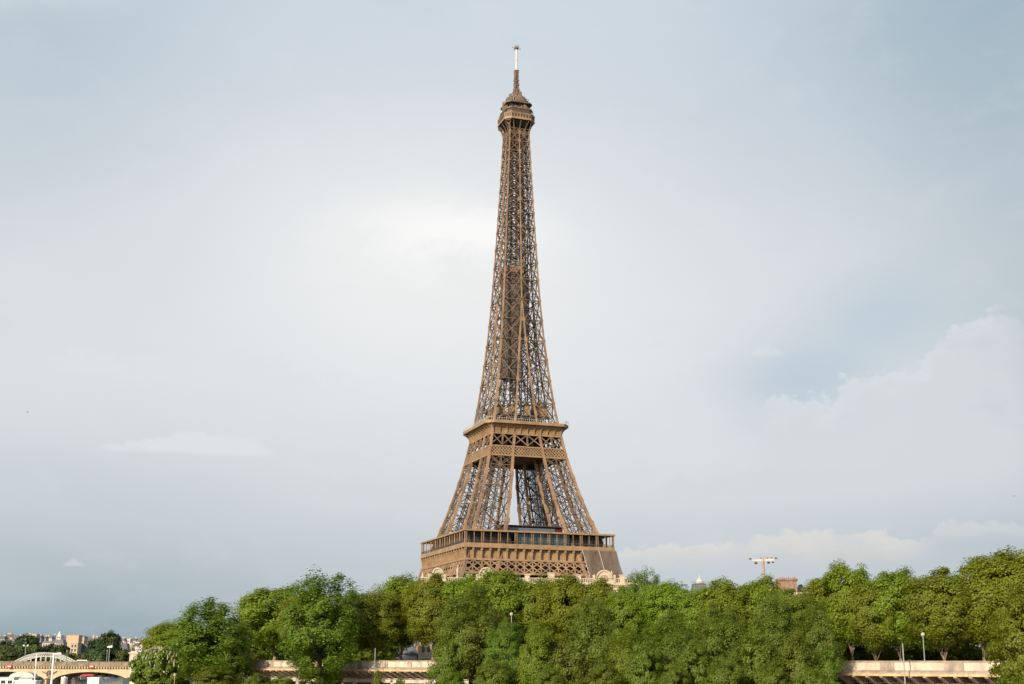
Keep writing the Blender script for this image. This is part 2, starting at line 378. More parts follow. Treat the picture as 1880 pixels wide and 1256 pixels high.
# street on top of the gallery, two lanes with a painted centre line and kerb
def gpt(x, off, z):                                  # point at station x along the gallery, off metres behind its face
    n = Vector((.9735, 1, 0)).normalized(); return Vector((x, YG(x), z)) + n * off
b = MB(); k = MB(); l = MB()
for x0 in range(-70, 110, 6):
    x1 = x0 + 6
    b.quad(gpt(x0, 14, 5.26), gpt(x1, 14, 5.26), gpt(x1, 26, 5.26), gpt(x0, 26, 5.26))
    k.beam(gpt(x0, 13.8, 5.27), gpt(x1, 13.8, 5.27), .3, .24)
    l.quad(gpt(x0, 19.9, 5.265), gpt(x0 + 3, 19.9, 5.265), gpt(x0 + 3, 20.1, 5.265), gpt(x0, 20.1, 5.265))
tag(b.build('street', M['road']), kind='structure'); tag(k.build('kerb', M['conc']), kind='structure'); tag(l.build('road_marking', M['white']), kind='structure')

# ------------------------------------------------------------------ iron lattice tower
TX, TY, TH = 1.6, 620.0, 0.335
zt = np.array([0, 15, 30, 45.0, 51.6, 57, 65, 74, 81, 88, 100.5, 111, 122, 135, 145, 157, 182, 199, 226, 249, 262, 272, 280.])
wt = np.array([62.4, 53.5, 46, 36.6, 34.6, 32.4, 29.2, 26.5, 24.2, 22.1, 19.1, 17.1, 15.1, 13.4, 12.25, 11.0, 9.1, 8.2, 6.9, 5.85, 5.3, 5.0, 5.0])
zq = np.array([0, 15, 30, 45.6, 51.6, 57, 65.5, 80, 94, 100.4, 110, 121, 138, 149, 158, 169, 178, 400])
qt = np.array([37.4, 31.5, 26.3, 21.2, 19.4, 17.2, 14.1, 11.0, 8.4, 7.7, 6.3, 4.9, 3.25, 2.4, 1.6, .7, 0, 0])
Wz = lambda z: float(np.interp(z, zt, wt)); Qz = lambda z: float(np.interp(z, zq, qt))
tower = empty('lattice_tower', (TX, TY, 0), 'tall brown iron lattice tower with a white aerial, rising behind the trees', 'tower', rz=TH)

def xface(mb, P, levels, nrm, style):
    """P(z) -> (left point, right point) on one face; X braces between levels."""
    for z0, z1 in zip(levels, levels[1:]):
        a0, c0 = P(z0); a1, c1 = P(z1)
        if style == 'heavy':
            mb.laced(a0, c1, nrm, 1.0, .24, .12, 1.3); mb.laced(c0, a1, nrm, 1.0, .24, .12, 1.3)
            mb.laced(a1, c1, nrm, .9, .22, .12, 1.3)
            m0, m1 = (a0 + c0) / 2, (a1 + c1) / 2
            mb.laced(m0, m1, nrm, .8, .2, .11, 1.3)
            cc = (a0 + c0 + a1 + c1) / 4
            mb.beam((a0 + a1) / 2, (c0 + c1) / 2, .28, .28, nrm)
            for e in ((a0 + a1) / 2, (c0 + c1) / 2):
                mb.beam(e, m0, .22, .22, nrm); mb.beam(e, m1, .22, .22, nrm)
            mb.beam(cc - (a1 - c1).normalized() * .8, cc + (a1 - c1).normalized() * .8, 1.5, .2, nrm)
        elif style == 'light':
            mb.beam(a1, c1, .3, .3, nrm)
            mb.beam((a0 + c0) / 2, (a1 + c1) / 2, .26, .26, nrm)
            mb.beam((a0 + a1) / 2, (c0 + c1) / 2, .22, .22, nrm)
PL = [0, 15, 30, 45.6, 57.0, 69.6, 81.0, 91.5, 100.4]
for sx, sy in ((-1, -1), (1, -1), (1, 1), (-1, 1)):
    e = MB(); lat = MB(); mid = MB()
    cs = lambda z, i: Vector([(sx * Wz(z), sy * Wz(z), z), (sx * Qz(z), sy * Wz(z), z), (sx * Qz(z), sy * Qz(z), z), (sx * Wz(z), sy * Qz(z), z)][i])
    full = PL + [105.5, 111, 116]
    for i in range(4):
        for z0, z1 in zip(full, full[1:]):
            wd = 1.4 if z0 < 60 else 1.15 if z0 < 100 else 1.0
            e.beam(cs(z0, i), cs(z1, i), wd, wd, (sx * .0, sy, .01))
            e.beam(cs(z1 - 1.1, i), cs(z1 + 1.1, i), wd * 1.3, wd * 1.3, (0, sy, .01)) if 60 < z1 < 100 else None
    for i in range(4):
        j = (i + 1) % 4
        nrm = [(0, sy, 0), (-sx, 0, 0), (0, -sy, 0), (sx, 0, 0)][i]
        outer = i in (0, 3)
        xface(lat if outer else mid, lambda z: (cs(z, i), cs(z, j)), PL, nrm, 'heavy' if outer else 'light')
        if not outer:
            for z0, z1 in zip(PL[4:], PL[5:]):
                mid.beam(cs(z0, i), cs(z1, j), .42, .42, nrm); mid.beam(cs(z1, i), cs(z0, j), .42, .42, nrm)
    # inclined lift track and stair flights inside the pier
    cc = lambda z, ox=0, oy=0: Vector((sx * ((Wz(z) + Qz(z)) / 2 + ox), sy * ((Wz(z) + Qz(z)) / 2 + oy), z))
    zz = list(np.linspace(57, 104, 14))
    for z0, z1 in zip(zz, zz[1:]):
        for ox in (-1.8, 1.8):
            for oy in (-1.8, 1.8): mid.beam(cc(z0, ox, oy), cc(z1, ox, oy), .35)
        mid.beam(cc(z0, -1.8, -1.8), cc(z1, 1.8, -1.8), .25); mid.beam(cc(z0, -1.8, 1.8), cc(z1, -1.8, -1.8), .25)
        mid.beam(cc(z0, -2.6, 2.4), cc(z1, 2.4, 2.4), .6, .2)
        mid.beam(cs(z0, 0) * .55 + cs(z0, 2) * .45, cs(z0, 1) * .55 + cs(z0, 3) * .45, .25)
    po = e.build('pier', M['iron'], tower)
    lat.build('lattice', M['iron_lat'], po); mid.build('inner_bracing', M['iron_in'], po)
    base = MB(); x0, x1 = sorted((sx * 35.5, sx * 64.5)); y0, y1 = sorted((sy * 35.5, sy * 64.5)); base.box(x0, x1, y0, y1, -1, 2.4)
    base.build('masonry_base', M['stone'], po)

def ring(mb, h, t, z0, z1, ch=0.0):                 # square ring wall (outer half width h), optional chamfered corners
    def pts(r, c): return [(-r + c, -r), (r - c, -r), (r, -r + c), (r, r - c), (r - c, r), (-r + c, r), (-r, r - c), (-r, -r + c)]
    o = pts(h, ch); n = pts(h - t, max(ch * .8, .0)) if ch else pts(h - t, 0.0)
    if not ch: o = [(-h, -h), (h, -h), (h, h), (-h, h)]; r = h - t; n = [(-r, -r), (r, -r), (r, r), (-r, r)]
    K = len(o)
    for i in range(K):
        j = (i + 1) % K
        mb.hexa([(*o[i], z0), (*o[j], z0), (*n[j], z0), (*n[i], z0)], [(*o[i], z1), (*o[j], z1), (*n[j], z1), (*n[i], z1)])
def sides():                                        # four rotations about the axis
    for k in range(4):
        c, s = [(1, 0), (0, 1), (-1, 0), (0, -1)][k]
        yield k, (lambda a, bb, z, c=c, s=s: Vector((a * c - bb * s, a * s + bb * c, z)))

# --- first platform (gallery)
H1 = 35.4
b = MB(); ring(b, H1 - 1.0, 19.5, 56.2, 57.6); pf = b.build('platform', M['deck'], tower)
b = MB(); ring(b, H1 + .35, 1.1, 56.7, 58.35); ring(b, H1 + .6, .5, 56.35, 56.75); b.build('ledge', M['gold'], pf)
b = MB(); ring(b, H1 + .55, 11.0, 63.55, 64.25); b.build('gallery_roof', M['gold'], pf)
b = MB(); ring(b, H1 - 1.4, .5, 51.4, 56.35); ring(b, H1 + .2, 2.2, 50.9, 51.75); b.build('frieze', M['gold'], pf)
NB1 = 18; hidden_br = []
for k, P in sides():
    br = MB()
    for i in range(NB1 + 1):
        if i == NB1: continue
        a = -H1 + 2 * H1 * i / NB1 + (0.45 if i == 0 else 0)
        c = MB()
        c.hexa([P(a - .3, -H1 + .2, 51.75), P(a + .3, -H1 + .2, 51.75), P(a + .3, -H1 + 1.4, 51.75), P(a - .3, -H1 + 1.4, 51.75)],
               [P(a - .3, -H1 - .02, 55.2), P(a + .3, -H1 - .02, 55.2), P(a + .3, -H1 + 1.4, 55.2), P(a - .3, -H1 + 1.4, 55.2)])
        c.hexa([P(a - .42, -H1 - .25, 55.2), P(a + .42, -H1 - .25, 55.2), P(a + .42, -H1 + 1.4, 55.2), P(a - .42, -H1 + 1.4, 55.2)],
               [P(a - .42, -H1 - .35, 56.36), P(a + .42, -H1 - .35, 56.36), P(a + .42, -H1 + 1.4, 56.36), P(a - .42, -H1 + 1.4, 56.36)])
        if k in (0, 3): c.build('bracket', M['gold'], pf)
        else:
            n_ = len(br.v); br.v += c.v; br.f += [tuple(q + n_ for q in f) for f in c.f]
    if k in (1, 2): hidden_br += [br]
    # panel pilaster mouldings
    # lattice girder below the frieze, leaning out with the piers
    g = MB(); hw = lambda z: float(np.interp(z, [45.6, 51], [36.6, 35.1]))
    step = 2 * 35.2 / NB1
    for i in range(NB1 + 1):
        s0, s1 = (-1 + 2 * i / NB1), 0
        g.beam(P(s0 * 36.4, -hw(45.6), 45.6), P(s0 * 35, -hw(51), 51), .5 if 0 < i < NB1 else 1.3, .5, P(0, -1, 0))
        for d in (-2, 2):
            j = i + d
            e0, f0, e1, f1 = s0, 45.6, -1 + 2 * j / NB1, 51.0
            if j < 0: e1 = -1; f1 = 48.3
            if j > NB1: e1 = 1; f1 = 48.3
            if (i == 0 and d < 0) or (i == NB1 and d > 0): continue
            wx = lambda z: float(np.interp(z, [45.6, 51], [36.4, 34.9]))
            g.beam(P(e0 * wx(f0), -hw(f0), f0), P(e1 * wx(f1), -hw(f1), f1), .5, .35, P(0, -1, 0))
            if i in (1, NB1 - 1) and ((i == 1 and d < 0) or (i == NB1 - 1 and d > 0)): pass
        if i in (0, NB1):
            d = 1 if i == 0 else -1
            g.beam(P(s0 * 36.3, -hw(48.3), 48.3), P((-1 + 2 * (i + d) / NB1) * 35, -hw(51), 51), .5, .35, P(0, -1, 0))
            g.beam(P(s0 * 36.3, -hw(48.3), 48.3), P((-1 + 2 * (i + d) / NB1) * 36.4, -hw(45.6), 45.6), .5, .35, P(0, -1, 0))
    g.beam(P(-36.4, -36.6, 45.4), P(36.4, -36.6, 45.4), .9, .9, P(0, -1, 0))
    g.build('girder', M['iron'], pf)
    # gallery posts
    ps = MB()
    for i in range(NB1 + 1):
        a = -H1 + .4 + (2 * H1 - .8) * i / NB1
        if i % 2 == 0:
            for o in (-.45, .45): ps.beam(P(a + o, -H1 + .1, 58.3), P(a + o, -H1 + .1, 63.6), .27)
        else: ps.beam(P(a, -H1 + .1, 58.3), P(a, -H1 + .1, 63.6), .22)
        if i % 2 == 0: ps.beam(P(a * .8, -H1 + 9, 57.6), P(a * .8, -H1 + 9, 63.6), .4)
    ps.beam(P(-H1, -H1 + .1, 59.5), P(H1, -H1 + .1, 59.5), .1)
    ps.build('gallery_posts', M['gold'], pf)
    rl = MB()
    for i in range(120):
        a = -H1 + .3 + i * (2 * H1 - .6) / 119; rl.beam(P(a, -H1 - .1, 58.3), P(a, -H1 - .1, 59.5), .08)
    rl.beam(P(-H1, -H1 - .1, 59.45), P(H1, -H1 - .1, 59.45), .12); rl.build('railing', M['iron_in'], pf)
b = MB(); ring(b, 34.0, .3, 46.2, 50.9); b.build('inner_girder_shade', M['soffit'], pf)  # solid dark ring for the inner girder, painting the shade behind the lattice
# dark centre void is open; pavilions inside the gallery
pv = MB(); pv.box(-10, 14.5, -33.3, -24, 57.65, 63.4); pv.build('glass_pavilion', M['glass'], pf)
fr = MB()
for i in range(13): fr.box(-10 + i * 2.04 - .07, -10 + i * 2.04 + .07, -33.42, -33.3, 57.7, 63.4)
fr.box(-10, 14.5, -33.42, -33.31, 60.6, 60.75); fr.build('pavilion_frame', M['equip'], pf)
for bx in ((16.5, 31, -32.5, -22, 57.65, 63.2), (-32, -13, -32.4, -24, 57.65, 63.2), (-32.4, -24, -23, 22, 57.65, 63.0)):
    pv = MB(); pv.box(*bx); pv.build('dark_pavilion', M['pav'], pf)
# red restaurant hall above the gallery roof, sloping front
hall = MB(); hall.hexa([(-14.5, -24, 57.7), (15.2, -24, 57.7), (15.2, -14, 57.7), (-14.5, -14, 57.7)], [(-13.8, -23, 67.6), (14.8, -23, 67.6), (14.8, -14, 69), (-13.8, -14, 69)])
ho = hall.build('hall', M['redbox'], pf)
g = MB(); g.hexa([(-10.8, -24.35, 60), (11.4, -24.35, 60), (11.4, -24.0, 60), (-10.8, -24.0, 60)], [(-10.8, -23.5, 67.0), (11.4, -23.5, 67.0), (11.4, -23.1, 67.0), (-10.8, -23.1, 67.0)])
g.build('hall_window', M['paleglass'], ho)
g = MB(); g.box(-14.6, 15.6, -24.6, -13.5, 67.62, 68.0); g.build('hall_roof', M['dark'], ho)
# debris net over the right end of the frieze
n = MB()
for a0, a1, c0, c1 in ((19.5, 27.5, 21.8, 29.8), (27.5, 35.9, 29.8, 38.4)):
    n.quad((a0, -36.35, 56.9), (a1, -36.35, 56.9), (c1 - .9, -37.0, 50.5), (c0 - .9, -37.0, 50.5))
    n.quad((c0 - .9, -37.0, 50.5), (c1 - .9, -37.0, 50.5), (c1 + .5, -38.7, 44.5), (c0 + .5, -38.7, 44.5))
for z0, z1, r0, r1 in ((50.5, 56.9, 37.5, 36.35), (44.5, 50.5, 39.0, 37.5)):
    n.quad((r0, -r0 + .4, z0), (r0, -20, z0), (r1, -20, z1), (r1, -r1 + .4, z1))
no = n.build('safety_net', M['net'], pf)
r_ = MB()
for a0, a1 in ((19.5, 22.2), (27.5, 30.2)): r_.beam((a0, -36.45, 56.9), (a1, -38.8, 44.6), .16)
r_.build('net_rope', M['lightgrey'], no)

# --- nets hanging inside the piers
def netstrip(pf_, zs, m_):
    n = MB()
    for z0, z1 in zip(zs, zs[1:]):
        a0, c0 = pf_(z0); a1, c1 = pf_(z1); n.quad(a0, c0, c1, a1)
    n.build('pier_net', M[m_], tower)
fr_ = lambda z, t: Qz(z) + (Wz(z) - Qz(z)) * t
netstrip(lambda z: (Vector((Qz(z) + .3, Qz(z) - .5, z)), Vector((fr_(z, .95), Qz(z) - .5, z))), [58, 63, 68, 71], 'net')
netstrip(lambda z: (Vector((fr_(z, .45), fr_(z, .5), z)), Vector((fr_(z, .95), fr_(z, .5), z))), [58, 66, 74, 82, 92, 100], 'net')
netstrip(lambda z: (Vector((Qz(z) - .5, Qz(z) + .8, z)), Vector((Qz(z) - .5, Wz(z) - .8, z))), [58, 66, 74], 'net_thin')
netstrip(lambda z: (Vector((-fr_(z, .05), fr_(z, .2), z)), Vector((-fr_(z, .6), fr_(z, .2), z))), [58, 66, 74, 82], 'net')

# --- second platform
b = MB(); b.box(-11.5, 11.5, -15.5, 15.5, 101.6, 102.0); b.box(-15.5, -11.6, -11.5, 11.5, 101.6, 102.0); b.box(11.6, 15.5, -11.5, 11.5, 101.6, 102.0); ring(b, 17.2, 13.0, 104.9, 105.5); ring(b, 20.0, 17.5, 115.0, 115.8, 3.2); pf2 = b.build('platform', M['deck'], tower)
b = MB(); ring(b, 20.75, 1.0, 115.35, 116.75, 3.4); ring(b, 17.35, .6, 110.7, 111.4); b.build('ledge', M['gold'], pf2)
cv = MB(); prof = [(17.1, 111.4), (17.3, 112.5), (17.75, 113.5), (18.6, 114.4), (20.1, 115.33)]
for (r0, z0), (r1, z1) in zip(prof, prof[1:]):
    c0, c1 = (r0 - 17.1) * 1.1, (r1 - 17.1) * 1.1
    def pts(r, c, z): return [(-r + c, -r, z), (r - c, -r, z), (r, -r + c, z), (r, r - c, z), (r - c, r, z), (-r + c, r, z), (-r, r - c, z), (-r, -r + c, z)]
    A, D = pts(r0, c0, z0), pts(r1, c1, z1)
    for i in range(8):
        j = (i + 1) % 8; cv.quad(A[i], A[j], D[j], D[i])
cv.build('cove', M['gold'], pf2)
for k, P in sides():
    for i in range(11):
        a = -16.6 + 33.2 * i / 10
        c = MB(); w2 = .22
        for (r0, z0), (r1, z1) in zip(prof, prof[1:]):
            f0 = a * (1 + (r0 - 17) * .035); f1 = a * (1 + (r1 - 17) * .035)
            c.hexa([P(f0 - w2, -r0 - .55, z0), P(f0 + w2, -r0 - .55, z0), P(f0 + w2, -r0 + .2, z0), P(f0 - w2, -r0 + .2, z0)],
                   [P(f1 - w2, -r1 - .5, z1), P(f1 + w2, -r1 - .5, z1), P(f1 + w2, -r1 + .2, z1), P(f1 - w2, -r1 + .2, z1)])
        if k in (0, 3): c.build('bracket', M['gold'], pf2)
        else: hidden_br.append(c)
    g = MB(); up = P(0, -1, 0)
    # X truss 105.5 - 110.7 and diamond lattice band 100.4 - 105
    def X(a0, a1):
        f = lambda s, z: P(s, -Wz(z) + .1, z)
        sc = lambda s, z: s * Wz(z) / Wz(105.5) if abs(s) > 10 else s * Qz(z) / Qz(105.5)
        n_ = 2
        for i in range(n_):
            l, r = a0 + (a1 - a0) * i / n_, a0 + (a1 - a0) * (i + 1) / n_
            g.beam(f(sc(l, 105.5), 105.6), f(sc(r, 110.7), 110.8), .5, .4, up); g.beam(f(sc(r, 105.5), 105.6), f(sc(l, 110.7), 110.8), .5, .4, up)
            if i: g.beam(f(sc(l, 105.5), 105.6), f(sc(l, 110.7), 110.8), .75, .4, up)
    q5, w5 = Qz(105.5), Wz(105.5)
    X(-w5, -q5); X(-q5, q5); X(q5, w5)
    g.build('girder', M['iron_lat'], pf2)
    g = MB(); zb, ztp = 100.5, 104.9
    for z in (zb, ztp): g.beam(P(-Wz(z), -Wz(z) - .15, z), P(Wz(z), -Wz(z) - .15, z), .55, .5, up)
    nd = 24; wa = Wz(102.7) - .3
    for fam in (-1, 1):
        for i in range(-3, nd + 4):
            s0 = -wa + 2 * wa * i / nd; s1 = s0 + fam * 4.2; z0, z1 = zb, ztp
            if s1 > wa: z1 = z0 + (z1 - z0) * (wa - s0) / (s1 - s0); s1 = wa
            if s1 < -wa: z1 = z0 + (z1 - z0) * (-wa - s0) / (s1 - s0); s1 = -wa
            if s0 < -wa or s0 > wa:
                e = -wa if s0 < -wa else wa
                if (s1 - e) * (s0 - e) > 0: continue
                z0 = z0 + (z1 - z0) * (e - s0) / (s1 - s0); s0 = e
            if abs(z1 - z0) < .2: continue
            g.beam(P(s0, -Wz(z0) - .05, z0), P(s1, -Wz(z1) - .05, z1), .30, .25, up)
    g.build('lattice_band', M['gold'], pf2)
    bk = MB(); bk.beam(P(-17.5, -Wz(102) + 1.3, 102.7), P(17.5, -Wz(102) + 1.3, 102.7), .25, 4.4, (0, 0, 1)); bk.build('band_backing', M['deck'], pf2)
    rl = MB()
    for i in range(41):
        a = -18.6 + 37.2 * i / 40; rl.beam(P(a, -20.4, 116.5), P(a, -20.4, 118.6 if i % 4 == 0 else 117.8), .13 if i % 4 == 0 else .08)
    rl.beam(P(-18.6, -20.4, 117.8), P(18.6, -20.4, 117.8), .12); rl.beam(P(-18.6, -20.4, 118.6), P(18.6, -20.4, 118.6), .06)
    rl.beam(P(18.6, -20.4, 117.8), P(20.4, -18.6, 117.8), .12); rl.build('railing', M['lightgrey'], pf2)
hb = MB()
for c in hidden_br:
    n_ = len(hb.v); hb.v += c.v; hb.f += [tuple(q + n_ for q in f) for f in c.f]
hb.build('bracket', M['gold'], tower)['kind'] = 'stuff'
# pavilions of the second level
rnd = random.Random(5)
b = MB(); b.box(-13, 13, -13, 13, 120.6, 121.3); b.build('mezzanine', M['deck'], pf2)
b = MB(); b.box(-9.5, 9.5, -9.5, 9.5, 115.8, 120.6); b.build('kiosk', M['dark'], pf2)
for a0, a1, b0, b1, z0, z1 in ((-6.8, -3.6, -12.4, -9, 121.3, 125.6), (.8, 3.2, -12.6, -9, 121.3, 126.0), (6.5, 11.8, -12.2, -6, 121.3, 125.4), (-12.2, -9, -11.5, -2, 121.3, 125), (-12, -8.5, 2, 10, 121.3, 125)):
    b = MB(); b.box(a0, a1, b0, b1, z0, z1); ko = b.build('kiosk', M['gold'], pf2)
    b = MB(); b.box(a0 - .5, a1 + .5, b0 - .5, b1 + .5, z1, z1 + .5); b.build('kiosk_roof', M['deck'], ko)
b = MB(); b.tube([(9.2, -9.2, 125.9), (9.2, -9.2, 127.4), (9.2, -9.2, 128.6), (9.2, -9.2, 130)], [3.0, 2.6, 1.4, .15], 10); b.build('kiosk_dome', M['equip'], pf2)
n = MB()
for z0, z1 in ((117, 122), (122, 127.5)):
    n.quad((-Wz(z0) - .6, Wz(z0) - 12, z0), (-Wz(z0) - .6, Wz(z0), z0), (-Wz(z1) - .6, Wz(z1), z1), (-Wz(z1) - .6, Wz(z1) - 12, z1))
n.build('safety_net', M['net'], pf2)

# --- upper shaft
SL = [116, 127.3, 138.5, 149, 158.6, 168.8, 178.9, 189.6, 198.5, 207.9, 216.8, 224.6, 231.5, 238.5, 245.2, 252, 257.6, 263, 268]
e = MB(); lat = MB(); inn = MB(); gus = e
for k, P in sides():
    up = P(0, -1, 0)
    for z0, z1 in zip(SL, SL[1:]):
        w0, w1, q0, q1 = Wz(z0), Wz(z1), Qz(z0), Qz(z1)
        th = .85 if z0 < 150 else .68 if z0 < 200 else .55
        dg = .44 if z0 < 180 else .38 if z0 < 230 else .32
        e.beam(P(-w0, -w0, z0), P(-w1, -w1, z1), th, th, up)
        F = lambda s, z, w: P(s, -w + .1, z)
        bays = [(-w0, -q0, -w1, -q1), (q0, w0, q1, w1)] if q0 > .05 else [(-w0, 0, -w1, 0), (0, w0, 0, w1)]
        for l0, r0, l1, r1 in bays:
            lat.beam(F(l0, z0, w0), F(r1, z1, w1), dg, .35, up); lat.beam(F(r0, z0, w0), F(l1, z1, w1), dg, .35, up)
            lat.beam(F(l1, z1, w1), F(r1, z1, w1), .34, .3, up)
            # lighter secondary bars
            lm, rm = (l0 + l1) / 2, (r0 + r1) / 2; wm = (w0 + w1) / 2; zm = (z0 + z1) / 2
            for (xa, za, wa_), (xb, zb_, wb_) in (((l0, z0, w0), ((l1 + r1) / 2, z1, w1)), ((r0, z0, w0), ((l1 + r1) / 2, z1, w1)), ((l1, z1, w1), ((l0 + r0) / 2, z0, w0)), ((r1, z1, w1), ((l0 + r0) / 2, z0, w0))):
                inn.beam(P(xa, -wa_ + .7, za), P(xb, -wb_ + .7, zb_), .15, .15, up)
            inn.beam(F((l0 + l1) / 2, (z0 + z1) / 2, (w0 + w1) / 2), F((r0 + r1) / 2, (z0 + z1) / 2, (w0 + w1) / 2), .2, .2, up)
        if q0 > .05:
            for sg in (-1, 1): e.beam(F(sg * q0, z0, w0), F(sg * max(q1, .05), z1, w1), .68, .6, up)
            lat.beam(F(-q1, z1, w1), F(q1, z1, w1), .4, .3, up)
            if q0 > 1: inn.beam(F(-q0, z0, w0), F(q1, z1, w1), .3, .3, up); inn.beam(F(q0, z0, w0), F(-q1, z1, w1), .3, .3, up)
            for sg in (-1, 1): gus.beam(F(sg * q1, z1 - .9, w1 + .25), F(sg * q1, z1 + .9, w1 + .25), 1.4, .3, up)
        else:
            e.beam(F(0, z0, w0), F(0, z1, w1), .58, .5, up)
            gus.beam(F(0, z1 - .7, w1 + .25), F(0, z1 + .7, w1 + .25), 1.25, .3, up)
        gus.beam(P(-w1, -w1 - .1, z1 - .6), P(-w1, -w1 - .1, z1 + .6), th * 1.5, th * 1.2, up)
        # inner corner post of each column and its bracing
        if q0 > .6:
            inn.beam(P(-q0, -q0, z0), P(-q1, -q1, z1), .45)
            inn.beam(P(-q0, -w0, z0), P(-q1, -q1, z1), .3); inn.beam(P(-q0, -q0, z0), P(-q1, -w1, z1), .3)
            inn.beam(P(-w0, -q0, z0), P(-q1, -q1, z1), .3); inn.beam(P(-q0, -q0, z0), P(-w1, -q1, z1), .3)
            inn.beam(P(-w1, -w1, z1), P(-q1, -q1, z1), .3)
        else:
            inn.beam(P(-w1, -w1, z1), P(w1, w1, z1), .3); inn.beam(P(-w1 * .5, -w0, z0), P(-w1 * .5, w1, z1), .25)
            inn.beam(P(-w0 * .45, -w0 * .45, z0), P(-w1 * .45, -w1 * .45, z1), .5)
            inn.beam(P(-w0 * .45, -w0 * .45, z0), P(w1 * .45, -w1 * .45, z1), .32); inn.beam(P(w0 * .45, -w0 * .45, z0), P(-w1 * .45, -w1 * .45, z1), .32)
            inn.beam(P(-w1 * .45, -w1 * .45, (z0 + z1) / 2), P(w1 * .45, -w1 * .45, (z0 + z1) / 2), .3)
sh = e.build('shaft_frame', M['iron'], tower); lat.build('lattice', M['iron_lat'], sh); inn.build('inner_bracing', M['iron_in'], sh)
# lift tower inside the shaft, wrapped in net up to the intermediate landing
b = MB()
for x0 in (-4.2, -.8, 1.6, 4.8):
    for y0 in (-4.4, 4.4): b.box(x0 - .25, x0 + .25, y0 - .25, y0 + .25, 116, 268 if abs(x0) < 4 else 226)
for z in np.arange(118, 266, 3.2):
    h = min(4.2, Wz(z) - 1.2); b.box(-h, h, -4.45, -4.1, z, z + .25); b.box(-h, h, 4.1, 4.45, z, z + .25)
    b.beam((-.8, -4.3, z), (1.6, -4.3, z + 3.2), .2); b.beam((-h, -4.3, z + 3), (-.8, -4.3, z), .2); b.beam((1.6, -4.3, z), (h, -4.3, z + 3), .2)
lo = b.build('lift_tower', M['iron_in'], tower)
n = MB()
n.box(-6.3, 1.2, -5.6, 4.5, 141, 193.5)
n.build('safety_net', M['net'], lo)
n = MB(); n.box(1.4, 5.6, -4.6, 4.5, 160, 192); n.build('dark_net', netmat('dark_net', (.06, .058, .056), .35), lo)
b = MB(); b.box(-6.6, 2.4, -6.0, 5, 193.5, 196.6); b.build('landing', M['gold'], lo)
b = MB()
for i in range(16): b.beam((-6.4 + i * .58, -5.9, 196.6), (-6.4 + i * .58, -5.9, 198 + rnd.random()), .12)
b.build('landing_rail', M['lightgrey'], lo)

# --- third platform
b = MB(); T3 = 8.0
def oct_(r, c, z): return [(-r + c, -r, z), (r - c, -r, z), (r, -r + c, z), (r, r - c, z), (r - c, r, z), (-r + c, r, z), (-r, r - c, z), (-r, -r + c, z)]
b.hexa(oct_(T3 - .3, 2.8, 273.3), oct_(T3 - .3, 2.8, 273.9)); pf3 = b.build('platform', M['deck'], tower)
b = MB(); b.hexa(oct_(T3, 2.8, 273.9), oct_(T3 + .1, 2.8, 277.0)); b.hexa(oct_(T3 + .25, 2.85, 273.55), oct_(T3 + .25, 2.85, 273.95)); b.hexa(oct_(T3 + .25, 2.85, 276.6), oct_(T3 + .25, 2.85, 277.0))
b.build('cabin', M['gold'], pf3)
b = MB()
for k, P in sides():
    for i in range(7): b.beam(P(-4.6 + i * 1.53, -8.16, 274.9), P(-4.6 + i * 1.53, -8.16, 276.3), .75, .1, P(0, -1, 0)); b.build('cabin_window', M['dark'], pf3); b = MB()
    for i in range(4):
        t = .2 + .2 * i; A = P(-5.2, -8.14, 0); D = P(-8.14, -5.2, 0); q = A.lerp(D, t) ; b.beam((q.x, q.y, 275), (q.x, q.y, 276.3), .5, .2, P(-1, -1, 0)); b.build('cabin_window', M['dark'], pf3); b = MB()
b = MB()
for k, P in sides():
    up = P(0, -1, 0)
    # curved corner brackets and intermediate struts flaring out under the cabin
    pr = [(5.0, 266), (5.25, 268.5), (5.9, 270.8), (7.0, 272.5), (7.6, 273.3)]
    for (r0, z0), (r1, z1) in zip(pr, pr[1:]):
        b.beam(P(-r0 * .98, -r0, z0), P(-min(r1 * .98, 5.4), -r1, z1), .55, .55, up)
        b.beam(P(-r0, -r0 * .98, z0), P(-r1, -min(r1 * .98, 5.4), z1), .55, .55, up)
        for s in (-.5, 0, .5): b.beam(P(s * r0 * 1.1, -r0, z0), P(s * r1 * 1.1, -r1, z1), .4, .4, up)
        pass
    for s0 in (-1, -.5, 0, .5):
        b.beam(P(s0 * 5, -5, 266), P((s0 + .5) * 5.4, -5.3, 269.4), .28, .28, up); b.beam(P((s0 + .5) * 5, -5, 266), P(s0 * 5.4, -5.3, 269.4), .28, .28, up)
    b.beam(P(-5.1, -5.1, 267.2), P(5.1, -5.1, 267.2), .5, .4, up); b.beam(P(-5.3, -5.3, 269.6), P(5.3, -5.3, 269.6), .3, .3, up)
b.build('flare', M['iron_lat'], pf3)
b = MB(); b.hexa(oct_(5.0, 1.0, 270.2), oct_(7.75, 2.8, 273.35)); b.build('soffit', M['soffit'], pf3)  # sloped underside, its near-black colour paints the shade below the cabin
b = MB(); b.hexa(oct_(4.3, 1.2, 262), oct_(4.3, 1.2, 273.3)); b.build('core', M['deck'], pf3)
